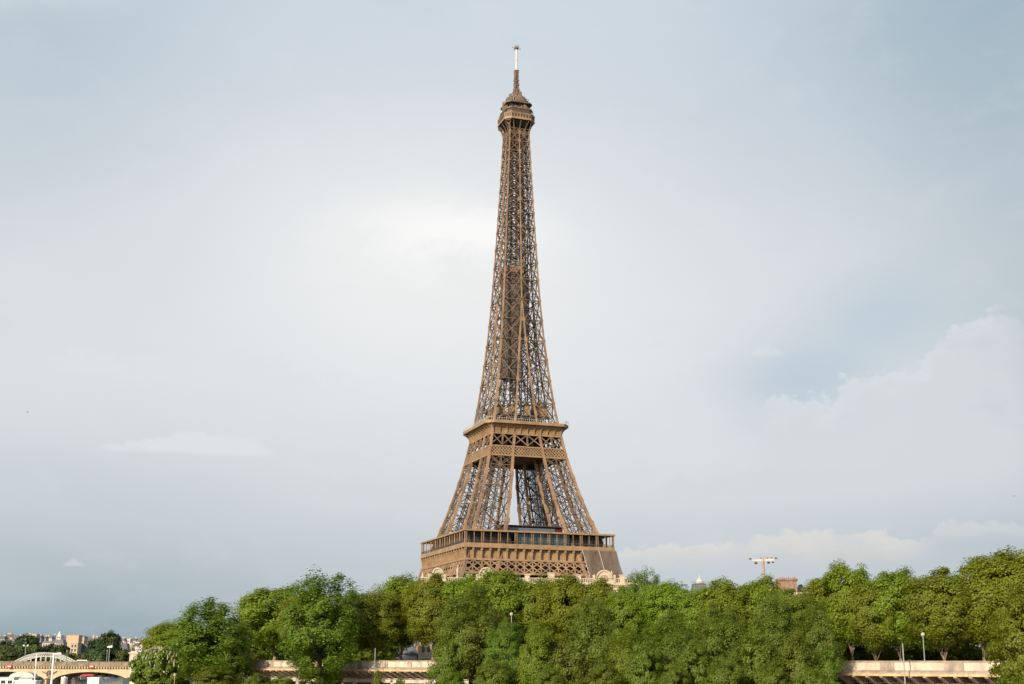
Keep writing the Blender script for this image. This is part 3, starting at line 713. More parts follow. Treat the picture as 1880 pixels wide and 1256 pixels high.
# open upper deck with mesh cage, technical cabins and aerials
b = MB(); b.hexa(oct_(6.4, 2, 277.0), oct_(6.4, 2, 279.8)); b.build('cage', M['mastiron'], pf3)
b = MB()
for k, P in sides():
    for i in range(15):
        a = -5.2 + i * .743; b.beam(P(a, -8.0, 277), P(a * .92, -7.2, 279.4), .12)
    b.beam(P(-5.2, -7.2, 279.4), P(5.2, -7.2, 279.4), .2); b.beam(P(-5.2, -7.6, 278.2), P(5.2, -7.6, 278.2), .12); b.beam(P(-5.2, -7.2, 279.4), P(-7.2, -5.2, 279.4), .2)
b.build('cage_bars', M['iron_in'], pf3)
b = MB(); b.hexa(oct_(7.1, 2.2, 279.8), oct_(7.1, 2.2, 280.5)); b.hexa(oct_(5.0, 1.5, 280.5), oct_(4.8, 1.5, 283.2)); b.hexa(oct_(6.9, 2.0, 283.2), oct_(6.9, 2.0, 283.8)); b.build('deck', M['iron_lat'], pf3)
b = MB(); b.box(-4.9, 4.9, -5.3, -4.95, 281, 282.6); b.build('slot', M['dark'], pf3)
b = MB(); b.hexa(oct_(4.6, 1.4, 283.8), oct_(3.3, 1.0, 287.0)); b.hexa(oct_(2.6, .8, 287.0), oct_(1.3, .4, 291)); b.build('dome', M['mastiron'], pf3)
b = MB(); rnd = random.Random(11)
for i in range(240):
    z = rnd.choice([280.5, 280.5, 283.8, 283.8, 283.8, 286, 286, 288, 289.5]); r = {280.5: 7.0, 283.8: 6.3, 286: 4.6, 288: 3.3, 289.5: 2.0}[z] * rnd.uniform(.8, 1.0)
    t = rnd.random() * 6.283; x, y = r * math.cos(t), r * math.sin(t)
    h = rnd.uniform(.8, 3.3)
    if rnd.random() < .4:
        s_ = rnd.uniform(.25, .75); b.box(x - s_, x + s_, y - s_, y + s_, z, z + h * .9)
    else: b.beam((x, y, z), (x * .97, y * .97, z + h), rnd.uniform(.1, .3))
for t, h in ((-.75, 3.4), (.35, 2.6), (3.6, 2.8), (2.6, 2.2)):
    x, y = 6.6 * math.cos(t), 6.6 * math.sin(t); b.beam((x, y, 280.5), (x, y, 283.2 + h), .28)
b.build('aerials', M['equip'], pf3)
for i in range(26):
    b = MB(); t = rnd.random() * 6.283; r = rnd.uniform(5.2, 6.6); z = rnd.choice((280.6, 283.85, 283.85)); s_ = rnd.uniform(.35, .8)
    b.box(r * math.cos(t) - s_, r * math.cos(t) + s_, r * math.sin(t) - s_, r * math.sin(t) + s_, z, z + rnd.uniform(.9, 2.2))
    b.build('equipment_box', M['iron_lat' if i % 3 else 'gold'], pf3)
# lattice mast, white aerial cylinder, crown of whips
b = MB()
def hw3(z): return float(np.interp(z, [289, 292.5, 294, 303.7], [1.7, 1.2, .85, .78]))
zs = list(np.arange(289, 303.8, 1.05))
for z0, z1 in zip(zs, zs[1:]):
    a0, a1 = hw3(z0), hw3(z1)
    for k, P in sides():
        b.beam(P(-a0, -a0, z0), P(-a1, -a1, z1), .26); b.beam(P(-a0, -a0, z0), P(a1, -a1, z1), .2); b.beam(P(a0, -a0, z0), P(-a1, -a1, z1), .2); b.beam(P(-a1, -a1, z1), P(a1, -a1, z1), .26)
    for q in range(4):
        t = rnd.random() * 6.283; b.beam((math.cos(t) * a1, math.sin(t) * a1, z1), (math.cos(t) * (a1 + .75), math.sin(t) * (a1 + .75), z1 + .1), .16, .55)
b.box(-.42, .42, -.42, .42, 289, 303.7)
mo = b.build('mast', M['mastiron'], tower)
b = MB(); b.tube([(0, 0, z) for z in (303.7, 304.0, 309.2, 309.3, 309.6, 309.7, 315.6)], [.44, .47, .47, .56, .56, .47, .47], 14); b.build('aerial_tube', M['tube'], mo)
b = MB(); b.tube([(0, 0, 315.6), (0, 0, 315.9), (0, 0, 316.6), (0, 0, 316.9)], [.7, 1.05, 1.05, .7], 12)
for i in range(8):
    t = i * .785 + .2; l = 2.4 if i % 2 == 0 else 1.3
    b.beam((0, 0, 316.2), (l * math.cos(t), l * math.sin(t), 316.3), .14); b.beam((l * math.cos(t), l * math.sin(t), 315.9), (l * math.cos(t), l * math.sin(t), 316.9), .12)
    b.beam((.8 * math.cos(t), .8 * math.sin(t), 316.8), (.8 * math.cos(t), .8 * math.sin(t), 317.9), .12)
b.build('aerial_crown', M['mastiron'], mo)
# ------------------------------------------------------------------ trees
def crown_mesh(name, seed, material, n_cl, n_lf, rx, H, z0, cr, leaf, prof, shell=.45, long_=.8, droop=0.0, gap=.0, up=.15, vz=.75):
    """leaf faces in clumps spread through the crown; crown spans z0..H, half width rx"""
    g = np.random.default_rng(seed)
    zc, rz = (H + z0) / 2, (H - z0) / 2
    lob = g.normal(size=(9, 3)); lob /= np.linalg.norm(lob, axis=1)[:, None]; la = g.uniform(-.14, .17, 9)
    cen = []
    while len(cen) < n_cl:
        t = g.uniform(-1, 1); r = prof(t)
        if g.uniform() > max(.25, r): continue
        a = g.uniform(0, 6.283); rr = g.uniform() ** shell
        p = np.array([math.cos(a) * r * rr, math.sin(a) * r * rr, t * (.75 + .25 * rr)])
        d = p / (np.linalg.norm(p) + 1e-6); p = p * (1 + float(np.sum(la * np.clip((lob @ d - .55) / .45, 0, 1))))
        if gap and g.uniform() < gap and rr > .8: continue
        cen.append(p)
    cen = np.array(cen); dd = np.linalg.norm(cen[:, None] - cen[None], axis=2); dd.sort(axis=1); cen = cen[dd[:, 3] < (.46 if not gap else .36)]; n_cl = len(cen)
    k = (n_lf * g.uniform(.5, 1.5, n_cl)).astype(int); idx = np.repeat(np.arange(n_cl), k); N = len(idx)
    v = g.normal(size=(N, 3)); v /= np.linalg.norm(v, axis=1)[:, None]
    rad = g.uniform(size=N) ** .42
    crs = (cr * g.uniform(.65, 1.35, n_cl))[idx]
    off = v * (rad * crs)[:, None]; off[:, 2] *= vz
    if droop: off[:, 2] -= droop * rad * crs * g.uniform(0, 1.4, N)
    C0 = cen[idx] * np.array([rx, rx, rz])
    P = C0 + off
    # fit to the wanted outline
    q = np.percentile(np.hypot(P[:, 0], P[:, 1]), 98.5); P[:, :2] *= rx / q
    lo, hi = np.percentile(P[:, 2], .4), np.percentile(P[:, 2], 99.85)
    P[:, 2] = z0 + (P[:, 2] - lo) / (hi - lo) * (H - z0)
    outw = P - np.array([0, 0, zc]); outw /= np.linalg.norm(outw, axis=1)[:, None] + 1e-6
    nrm = v * .38 + outw * .9 + g.normal(size=(N, 3)) * .34 + np.array([0, 0, up]); nrm /= np.linalg.norm(nrm, axis=1)[:, None]
    t = g.normal(size=(N, 3)) + np.array([0, 0, -2.0 * droop]); t -= nrm * np.sum(t * nrm, 1)[:, None]; t /= np.linalg.norm(t, axis=1)[:, None] + 1e-6
    bb = np.cross(nrm, t); L = leaf * g.uniform(.65, 1.35, N); Wd = L * long_
    V = np.stack([P - t * (L / 2)[:, None], P + bb * (Wd / 2)[:, None] + nrm * (L * .08)[:, None], P + t * (L / 2)[:, None], P - bb * (Wd / 2)[:, None] + nrm * (L * .08)[:, None]], 1).reshape(-1, 3)
    me = bpy.data.meshes.new(name); me.vertices.add(4 * N); me.vertices.foreach_set('co', V.astype(np.float32).ravel())
    me.loops.add(4 * N); me.loops.foreach_set('vertex_index', np.arange(4 * N, dtype=np.int32))
    me.polygons.add(N); me.polygons.foreach_set('loop_start', np.arange(0, 4 * N, 4, dtype=np.int32))
    me.update(calc_edges=True); me.validate(); me.materials.append(material)
    cen = cen * np.array([rx, rx, rz]) + np.array([0, 0, zc])
    return me, cen
def trunk_mesh(name, seed, material, H, z0, cen, r0, fork, nl=7):
    rd = random.Random(seed); b = MB()
    top = Vector((rd.uniform(-.3, .3), rd.uniform(-.3, .3), fork))
    b.tube([(0, 0, -.6), (0, 0, .1), (top.x * .5, top.y * .5, fork * .5), top], [r0 * 1.5, r0 * 1.1, r0 * .95, r0 * .85], 9)
    order = sorted(range(len(cen)), key=lambda i: rd.random())[:nl]
    for j, i in enumerate(order):
        e = Vector(cen[i]); e = Vector((e.x * .8, e.y * .8, z0 + (e.z - z0) * .8)); d = e - top
        if e.z < fork + 1.0: e.z = fork + 1.5 + rd.random() * 2; d = e - top
        mid1 = top + d * .35 + Vector((rd.uniform(-.3, .3), rd.uniform(-.3, .3), .12 * d.length)); mid2 = top + d * .7 + Vector((0, 0, .1 * d.length))
        rr = r0 * rd.uniform(.28, .44)
        b.tube([top - Vector((0, 0, .3)), mid1, mid2, e], [rr, rr * .75, rr * .5, rr * .2], 6)
        for q in range(2):
            o = Vector((rd.uniform(-1, 1), rd.uniform(-1, 1), rd.uniform(.2, 1))) * d.length * .3
            b.tube([mid1 if q else mid2, (mid1 if q else mid2) + o * .6, (mid1 if q else mid2) + o], [rr * .4, rr * .28, rr * .1], 5)
    me = bpy.data.meshes.new(name); me.from_pydata(b.v, [], b.f); me.update(); me.materials.append(material)
    me.polygons.foreach_set('use_smooth', [True] * len(me.polygons)); return me
egg = lambda t: max(0.03, 1 - abs(t) ** 2.7) ** .5 * (1 + .12 * t)
tall = lambda t: max(0.05, (1 - abs(t) ** 2.6)) ** .6 * (1 - .12 * t)
drop = lambda t: max(.05, 1 - abs(t) ** 3) ** .7 * (.88 - .22 * t)
dome = lambda t: math.sqrt(max(0, 1 - max(0, t) ** 2)) if t > 0 else max(.1, 1 - t * t * .35)
PROTO = {}
def proto(kind, seeds, material, bark, **kw):
    H, z0, rx = kw['H'], kw['z0'], kw['rx']; fork = kw.pop('fork'); r0 = kw.pop('r0'); nl = kw.pop('nl', 7)
    for s in seeds:
        cm, cen = crown_mesh('crown', s, M[material], **kw)
        tm = trunk_mesh('trunk', s, M[bark], H, z0, cen, r0, fork, nl)
        PROTO.setdefault(kind, []).append((cm, tm, rx, H))
proto('plane', (1, 2, 3), 'leaf_plane', 'bark', n_cl=210, n_lf=190, rx=5, H=17, z0=4.5, cr=1.4, leaf=.30, prof=egg, shell=.42, fork=2.4, r0=.22, nl=5)
proto('olive', (4, 5), 'leaf_plane2', 'bark', n_cl=210, n_lf=190, rx=5, H=17, z0=4.4, cr=1.4, leaf=.29, prof=egg, shell=.42, fork=2.2, r0=.20, nl=5)
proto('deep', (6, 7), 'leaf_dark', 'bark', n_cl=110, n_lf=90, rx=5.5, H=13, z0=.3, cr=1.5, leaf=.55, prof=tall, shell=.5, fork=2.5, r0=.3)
proto('loose', (31, 32, 33), 'leaf_dark', 'bark_d', n_cl=290, n_lf=120, rx=5.5, H=25, z0=3.5, cr=1.1, leaf=.33, prof=egg, shell=.48, gap=.1, vz=1.35, fork=9, r0=.42, nl=14)
proto('willow', (11, 12, 13), 'leaf_willow', 'bark', n_cl=230, n_lf=170, rx=5, H=18, z0=.0, cr=1.15, leaf=.36, long_=.36, prof=tall, shell=.42, droop=.35, fork=4, r0=.3, nl=8)
proto('fresh', (14, 15), 'leaf_bright', 'bark', n_cl=170, n_lf=170, rx=5, H=16, z0=.0, cr=1.25, leaf=.33, long_=.55, prof=drop, shell=.45, droop=.25, fork=3, r0=.26, nl=7)
proto('bushy', (16, 17), 'leaf_dark', 'bark', n_cl=150, n_lf=170, rx=5, H=12, z0=.0, cr=1.25, leaf=.30, prof=drop, shell=.45, fork=2, r0=.22, nl=6)
proto('chestnut', (18,), 'leaf_dark', 'bark', n_cl=230, n_lf=75, rx=7, H=11, z0=.5, cr=1.05, leaf=.50, prof=dome, shell=.3, fork=2, r0=.4, nl=8)
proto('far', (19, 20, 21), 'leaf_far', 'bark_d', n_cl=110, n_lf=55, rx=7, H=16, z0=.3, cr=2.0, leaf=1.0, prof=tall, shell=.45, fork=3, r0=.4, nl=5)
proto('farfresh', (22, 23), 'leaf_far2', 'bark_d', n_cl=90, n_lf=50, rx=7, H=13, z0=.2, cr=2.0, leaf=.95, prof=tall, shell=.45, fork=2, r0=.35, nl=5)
cnt = {}; trnd = random.Random(77)
def tree(kind, u, vtop, hw, base, Y=None, off=None, label='', cat='tree', group=None, name='tree', du=0):
    if Y is None:
        k = (u - PW / 2) / FPX; Y = (234.5 + off) / (1 + .944 * k)
    p = at(u, vtop, Y); px = ppm(Y, p.z)
    c = cnt.get(kind, 0); cnt[kind] = c + 1
    cm, tm, rx, H = PROTO[kind][c % len(PROTO[kind])]
    e = empty(name, (p.x, p.y, base), label, cat, group, rz=trnd.uniform(0, 6.28))
    s = hw * (1.22 if kind in ('plane', 'olive') else 1.06) / px / rx; e.scale = (s, s, (p.z - base) / H)
    for nm, me in (('trunk', tm), ('crown', cm)):
        o = bpy.data.objects.new(nm, me); C.objects.link(o); o.parent = e
    return e
GS = 'plane trees along the street behind the parapet'
ST = 5.2
for t in [
 ('plane', 508, 1076, 62, 24, 'broad domed plane tree behind the parapet, just left of the tallest dark tree'),
 ('olive', 560, 1085, 42, 16, 'olive plane tree standing behind the tall dark trunk'),
 ('plane', 652, 1090, 40, 9, 'low plane tree right behind the tallest dark tree'),
 ('olive', 692, 1086, 44, 3.5, 'olive plane tree with three thin pale stems above the left parapet'),
 ('plane', 742, 1056, 48, 16, 'round plane tree left of the stone palace'),
 ('olive', 795, 1055, 46, 11, 'olive plane tree beneath the left end of the stone palace'),
 ('plane', 850, 1057, 44, 16, 'plane tree beneath the near corner of the iron tower'),
 ('plane', 922, 1047, 52, 12, 'highest plane tree before the lattice girder of the tower'),
 ('olive', 985, 1061, 44, 18, 'olive plane tree left of the white stone post of the palace'),
 ('plane', 1040, 1057, 44, 12, 'plane tree right of the white stone post of the palace'),
 ('plane', 1095, 1064, 44, 15, 'plane tree under the right arched dormer of the palace'),
 ('loose', 1180, 1045, 34, 40, 'thin open tree right of the stone palace'),
 ('olive', 1148, 1078, 36, 13, 'olive plane tree below the thin open tree'),
 ('plane', 1228, 1070, 46, 16, 'plane tree left of the white roof dome'),
 ('plane', 1330, 1063, 46, 12, 'plane tree right of the white roof dome'),
 ('olive', 1282, 1082, 40, 10, 'olive plane tree just below the white roof dome'),
 ('plane', 1395, 1060, 46, 18, 'plane tree at the foot of the floodlight mast'),
 ('olive', 1450, 1082, 42, 11, 'olive plane tree below the brick chimney stack'),
 ('plane', 1503, 1062, 46, 20, 'plane tree right of the brick chimney stack'),
 ('plane', 1555, 1033, 44, 14, 'plane tree with a high tufted top and a pale leaning trunk at the parapet end'),
 ('olive', 1600, 1066, 40, 9, 'olive plane tree with a low forked trunk above the right parapet'),
 ('plane', 1642, 1045, 52, 12, 'broad plane tree with twin pale stems left of the globe lamp'),
 ('olive', 1722, 1044, 54, 9, 'broad olive plane tree with a V shaped trunk right of the globe lamp'),
 ('plane', 1795, 1022, 52, 14, 'high plane tree left of the right edge tree'),
 ('plane', 1862, 1009, 60, 17, 'highest plane tree, at the right edge above the drooping tree')]:
    tree(t[0], t[1], t[2], t[3], ST, off=t[4], label=t[5], group=GS, name='plane_tree' if t[0] != 'loose' else 'tree')
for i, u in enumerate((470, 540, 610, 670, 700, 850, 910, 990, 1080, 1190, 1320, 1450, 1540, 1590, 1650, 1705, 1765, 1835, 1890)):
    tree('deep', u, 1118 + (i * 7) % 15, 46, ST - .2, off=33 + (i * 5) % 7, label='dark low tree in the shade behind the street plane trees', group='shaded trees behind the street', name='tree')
Q = -.5
for t in [
 ('loose', 390, 1098, 80, -14, 'large loose dark tree right of the flowering chestnut', None),
 ('bushy', 425, 1140, 42, -9, 'bushy dark tree between the loose dark tree and the left parapet', None),
 ('loose', 592, 1051, 74, -14, 'tallest dark tree, with a black trunk in front of the left parapet', None),
 ('bushy', 612, 1182, 20, -6, 'small leafy tree hanging over the left parapet', None),
 ('willow', 866, 1074, 66, -9, 'big dark willow where the left parapet ends', 'w'),
 ('bushy', 822, 1170, 34, -16, 'low dark tree at the foot of the big willow', None),
 ('willow', 925, 1136, 42, -15, 'slim willow below the tower, right of the big willow', 'w'),
 ('fresh', 985, 1140, 38, -19, 'bright green young tree between two willows', None),
 ('bushy', 1040, 1165, 40, -14, 'dark bushy tree right of the bright young tree', None),
 ('willow', 1088, 1098, 54, -9, 'broad willow below the right end of the palace', 'w'),
 ('fresh', 1150, 1150, 40, -18, 'fresh green tree right of the broad willow', None),
 ('willow', 1225, 1122, 52, -9, 'grey green willow below the white roof dome', 'w'),
 ('bushy', 1185, 1178, 36, -20, 'dark bushy tree left of the grey green willow', None),
 ('willow', 1325, 1108, 54, -9, 'grey green willow left of the floodlight mast', 'w'),
 ('bushy', 1275, 1176, 40, -17, 'low dark tree between two grey green willows', None),
 ('willow', 1425, 1088, 54, -8, 'highest grey green willow, below the brick chimney stack', 'w'),
 ('bushy', 1385, 1160, 42, -17, 'dark tree below the floodlight mast willow', None),
 ('willow', 1496, 1098, 46, -9, 'last willow before the right parapet', 'w'),
 ('bushy', 1462, 1164, 44, -17, 'dark tree hiding the parapet below the last willow', None),
 ('bushy', 1512, 1190, 30, -12, 'low dark tree at the left end of the right parapet', None),
 ('fresh', 1868, 1062, 66, -17, 'drooping fresh green tree at the right edge', None)]:
    nm = 'willow_tree' if t[0] == 'willow' else 'tree'
    tree(t[0], t[1], t[2], t[3], Q, off=t[4], label=t[5], group='willows on the quay' if t[6] else 'trees on the quay', name=nm)
ch = tree('chestnut', 297, 1190, 54, Q, Y=292, label='round chestnut tree with pale blossom at the end of the bridge', name='chestnut_tree')
# blossom candles on the chestnut
g = np.random.default_rng(3); b = MB()
for i in range(230):
    t = g.uniform(0, 6.283); ph = g.uniform(.15, 1.45); r = 6.6 * g.uniform(.9, 1.02)
    p = Vector((r * math.cos(t) * math.cos(ph), r * math.sin(t) * math.cos(ph), 5.6 + 5.2 * math.sin(ph)))
    b.tube([p, p + Vector((0, 0, .3)), p + Vector((0, 0, .75))], [.12, .13, .02], 5)
bo = b.build('blossom', M['flower'], ch)
tree('olive', 308, 1142, 38, 2.0, Y=360, label='rounded olive tree behind the chestnut, above the statue', name='tree')
tree('olive', 345, 1150, 40, 2.0, Y=352, label='olive tree behind the loose dark tree', name='tree')
for u, v, hw, off, lab in ((474, 1236, 34, -22, 'dark shrub below the left end of the parapet'), (520, 1240, 24, -20, 'low shrub left of the black trunk'),
                           (694, 1231, 12, -10, 'small sapling in front of the left gallery columns'), (735, 1242, 9, -10, 'smallest sapling by the gallery columns'),
                           (1858, 1230, 42, -20, 'shrub under the drooping tree at the right edge'), (905, 1212, 34, -24, 'dark shrub below the slim willow'),
                           (1110, 1214, 36, -26, 'shrub below the broad willow'), (1330, 1208, 40, -24, 'shrub below the willow left of the mast'),
                           (1010, 1222, 30, -26, 'shrub below the bright young tree'), (1240, 1216, 30, -26, 'shrub below the grey green willow'),
                           (1420, 1214, 34, -25, 'shrub below the highest willow'), (1490, 1226, 30, -24, 'shrub left of the right gallery brackets'),
                           (830, 1226, 26, -22, 'shrub at the foot of the big dark willow'), (400, 1222, 40, -22, 'shrub below the loose dark tree')):
    tree('bushy', u, v, hw, Q, off=off, label=lab, cat='shrub', group='shrubs on the quay', name='shrub')

# ------------------------------------------------------------------ concrete railway gallery on the quay
gal = empty('railway_gallery', (-57, 290, 0), 'long pale concrete gallery with bracketed underside, running behind the quay trees', 'gallery')
def G(x, off, z): return gpt(x, off, z) - Vector((-57, 290, 0))
X0g, X1g = -58.0, 92.0
def strip(mb, prof, x0=X0g, x1=X1g, n=30):            # closed profile (off, z) swept along the gallery
    for i in range(n):
        a, c = x0 + (x1 - x0) * i / n, x0 + (x1 - x0) * (i + 1) / n
        mb.hexa([G(a, o, z) for o, z in prof], [G(c, o, z) for o, z in prof])
b = MB(); strip(b, [(-.02, 5.7), (-.02, 6.78), (.28, 6.78), (.28, 5.7)], n=1); b.build('parapet', M['conc'], gal)
b = MB(); strip(b, [(-.14, 6.78), (-.14, 6.94), (.4, 6.94), (.4, 6.78)], n=1); b.build('coping', M['conc_w'], gal)
b = MB(); strip(b, [(-.75, 5.22), (-.62, 5.45), (-.1, 5.7), (.3, 5.7), (.3, 5.22)], n=1); b.build('ledge', M['conc_w'], gal)
b = MB(); strip(b, [(-.85, 4.92), (-.85, 5.22), (.2, 5.22), (.2, 4.92)], n=1); b.build('edge_beam', M['conc_edge'], gal)
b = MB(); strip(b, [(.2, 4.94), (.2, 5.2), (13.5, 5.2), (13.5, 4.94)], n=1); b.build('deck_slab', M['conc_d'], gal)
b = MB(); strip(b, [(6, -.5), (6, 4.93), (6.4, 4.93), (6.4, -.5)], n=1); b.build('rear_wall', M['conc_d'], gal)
b = MB(); strip(b, [(2.2, 2.75), (2.2, 3.4), (2.9, 3.4), (2.9, 2.75)], n=1); b.build('lower_beam', M['conc'], gal)
x = X0g + .5; grd = random.Random(9); i = 0
while x < X1g - 1:
    c = MB(); hw_ = .17
    ring_ = [(-.78, 4.92), (-.78, 4.72), (2.2, 3.4), (2.8, 3.4), (2.8, 4.92)]
    c.hexa([G(x - hw_, o, z) for o, z in ring_], [G(x + hw_, o, z) for o, z in ring_]); c.build('bracket', M['conc_w'], gal); x += 1.53; i += 1
x = X0g + 1.2; i = 0
while x < X1g - 1:
    c = MB(); c.hexa([G(x - .28, 2.3, -.5), G(x + .28, 2.3, -.5), G(x + .28, 2.8, -.5), G(x - .28, 2.8, -.5)], [G(x - .28, 2.3, 2.75), G(x + .28, 2.3, 2.75), G(x + .28, 2.8, 2.75), G(x - .28, 2.8, 2.75)])
    c.build('column', M['conc'], gal); x += 4.1 if i % 3 else 2.6; i += 1
x = X0g + 2.0; i = 0
while x < X1g - 1:
    wd = grd.choice((.45, .6, .8)) if x < 40 else grd.choice((.75, 1.0)); c = MB()
    c.hexa([G(x - wd, -.16, 5.68), G(x + wd, -.16, 5.68), G(x + wd, .1, 5.68), G(x - wd, .1, 5.68)], [G(x - wd, -.1, 6.77), G(x + wd, -.1, 6.77), G(x + wd, .1, 6.77), G(x - wd, .1, 6.77)])
    c.build('pilaster', M['conc_w'], gal); x += 5.3 + (1.6 if x > 40 else 0); i += 1
# pipes and lamps hanging under the slab
b = MB(); b.beam(G(X0g, 2.0, 3.55), G(X1g, 2.0, 3.55), .12); b.beam(G(X0g, 1.7, 4.0), G(X1g, 1.7, 4.0), .08); b.build('pipe', M['lightgrey'], gal)

# ------------------------------------------------------------------ street furniture near the gallery
def gY(u, off): k = (u - PW / 2) / FPX; return (234.5 + off) / (1 + .944 * k)
def pole(name, u, vtop, off, base, r, label, cat, material='pole', group=None, Y=None, top=None):
    Y = gY(u, off) if Y is None else Y
    p = at(u, vtop, Y); e = empty(name, (p.x, p.y, base), label, cat, group); h = p.z - base
    b = MB(); b.tube([(0, 0, 0), (0, 0, .35), (0, 0, .36), (0, 0, h)], [r * 1.6, r * 1.5, r, r * .75], 8); b.build('post', M[material], e, True)
    if top: top(e, h)
    return e
def globe(e, h):
    b = MB(); b.ball((0, 0, h + .22), .28, 12, 8); b.build('lamp_globe', M['globe'], e, True)
    b = MB(); b.tube([(0, 0, h - .1), (0, 0, h)], [.1, .14], 8); b.build('collar', M['pole'], e)
def lantern(e, h):
    b = MB(); b.tube([(0, 0, h), (0, 0, h + .12), (0, 0, h + .5), (0, 0, h + .62)], [.1, .26, .3, .05], 8); b.build('lamp_head', M['globe'], e)
def camera_box(e, h):
    b = MB(); b.beam((-.5, 0, h * .62), (.5, 0, h * .62), .1); b.box(-.55, -.2, -.2, .2, h * .62, h * .62 + .3); b.box(.2, .5, -.15, .15, h * .5, h * .5 + .28); b.build('fitting', M['pole'], e)
pole('street_lamp', 1694.5, 1168, 3.2, ST, .09, 'globe lamp on a thin green post behind the right parapet', 'street lamp', 'green_pole', top=globe)
pole('pole', 1657, 1182, -5, Q, .10, 'thin bare grey pole in front of the right parapet', 'pole')
pole('pole', 689, 1190, -5, Q, .09, 'thin grey pole with small fittings before the left parapet', 'pole', top=camera_box)
pole('pole', 551, 1205, -5, Q, .10, 'grey pole with signal boxes left of the black trunk', 'pole', top=camera_box)
pole('pole', 454, 1199, -5, Q, .09, 'thin grey pole among leaves left of the parapet end', 'pole')
pole('street_lamp', 939, 1131, -4, Q, .08, 'small white lamp head among the trees below the tower', 'street lamp', top=lantern)
pole('street_lamp', 321, 1242, 0, Q, .12, 'rust red post with a small white lamp below the chestnut', 'street lamp', 'pot', Y=275, top=lantern)
p = at(467, 1212, 286); b = MB(); b.box(-.7, .7, -.08, .08, 0, .9); so_ = b.build('panel', M['pot']); e = empty('sign', (p.x, p.y - .8, 5.75), 'small orange board at the left end of the parapet', 'sign'); so_.parent = e
b = MB(); b.box(-.05, .05, .08, .14, -.5, .9); b.build('post', M['pole'], e)
# floodlight mast
Yf = 262.0; p = at(1400.5, 1024, Yf); e = empty('floodlight_mast', (p.x, p.y, 5.0), 'tall concrete floodlight mast with a T shaped head above the trees', 'mast')
h = p.z - 5.0
b = MB(); b.tube([(0, 0, 0), (0, 0, h - .15), (0, 0, h), (0, 0, h + .2)], [.36, .25, .25, .08], 12); b.build('post', M['mast_conc'], e, True)
b = MB(); b.hexa([(-2.35, -.16, h - .75), (2.35, -.16, h - .62), (2.35, .16, h - .62), (-2.35, .16, h - .75)], [(-2.35, -.16, h - .38), (2.35, -.16, h - .2), (2.35, .16, h - .2), (-2.35, .16, h - .44)]); b.build('crossarm', M['lightgrey'], e)
for x, z, s in ((-2.55, h - .25, .26), (-1.45, h - 1.1, .28), (1.05, h - 1.0, .28), (2.55, h - .12, .26), (1.95, h - .95, .2), (-.45, h - .1, .16), (.9, h - .05, .18), (1.7, h - .02, .16)):
    b = MB(); b.hexa([(x - s, -s * .8, z - s * .6), (x + s, -s * .8, z - s * .6), (x + s * .6, s * .6, z - s * .5), (x - s * .6, s * .6, z - s * .5)], [(x - s, -s, z + s * .6), (x + s, -s, z + s * .6), (x + s * .6, s * .5, z + s * .5), (x - s * .6, s * .5, z + s * .5)])
    b.beam((x, 0, z), (x, 0, h - .5), .07); b.build('floodlight', M['equip'] if z > h - .3 else M['dark'], e)

# ------------------------------------------------------------------ buildings behind the trees
def window_grid(root, x0, x1, zs, n, y, ww, hh, glass='stonewin', frame=None):
    for z in zs:
        for i in range(n):
            x = x0 + (x1 - x0) * (i + .5) / n
            b = MB(); b.box(x - ww / 2 - .18, x + ww / 2 + .18, y - .16, y - .002, z - .25, z); b.box(x - ww / 2 - .18, x - ww / 2, y - .1, y - .002, z, z + hh); b.box(x + ww / 2, x + ww / 2 + .18, y - .1, y - .002, z, z + hh); b.box(x - ww / 2 - .18, x + ww / 2 + .18, y - .14, y - .002, z + hh, z + hh + .22)
            f = b.build('window', frame or M['stone'], root)
            b = MB(); b.box(x - ww / 2, x + ww / 2, y - .05, y - .003, z, z + hh); b.build('pane', M[glass], f)
# stone palace before the tower
Yp = 400.0; pL = at(772, 1056, Yp); pR = at(1165, 1062, Yp + 6)
zt_ = at(1012, 1061, Yp).z; wdt = pR.x - pL.x
pal = empty('stone_palace', (pL.x, Yp, 0), 'cream stone palace front with arched dormers, just in front of the tower', 'building')
b = MB(); b.box(0, wdt, 0, 22, 0, zt_ - 2.2); b.build('wall', M['stone'], pal)
b = MB(); b.box(-.5, wdt + .5, -.8, 22.5, zt_ - 2.2, zt_ - 1.5); b.box(-.25, wdt + .25, -.4, 22.2, zt_ - 2.6, zt_ - 2.2); b.build('cornice', M['stone'], pal)
b = MB(); b.box(0, wdt, -.35, .1, zt_ - .25, zt_); b.box(0, wdt, -.35, .1, zt_ - 1.5, zt_ - 1.25)
for i in range(int(wdt / .55)): b.tube([(.3 + i * .55, -.12, zt_ - 1.25), (.3 + i * .55, -.12, zt_ - .75), (.3 + i * .55, -.12, zt_ - .25)], [.12, .19, .1], 6, False)
b.build('balustrade', M['stone'], pal)
b = MB(); b.hexa([(.2, .8, zt_ - 1.5), (wdt - .2, .8, zt_ - 1.5), (wdt - .2, 21, zt_ - 1.5), (.2, 21, zt_ - 1.5)], [(2, 3, zt_ + .2), (wdt - 2, 3, zt_ + .2), (wdt - 2, 19, zt_ + .2), (2, 19, zt_ + .2)]); b.build('roof', M['zinc'], pal)
kx = lambda u, v=1058: at(u, v, Yp).x - pL.x
window_grid(pal, 1.5, wdt - 1.5, (zt_ - 6.6, zt_ - 11, zt_ - 15.4), 16, 0, 1.5, 2.7)
for u in (861, 968, 1012, 1062, 1142, 790, 915):
    x = kx(u); t_ = zt_ + (1.0 if u != 1012 else 1.5); b = MB(); wd = .75 if u != 1012 else 1.0
    b.box(x - wd, x + wd, -.6, .5, zt_ - 3.2 if u in (1012,) else zt_ - 1.5, t_ - .3); b.box(x - wd - .2, x + wd + .2, -.8, .7, t_ - .3, t_); b.build('pedestal', M['stone'], pal)
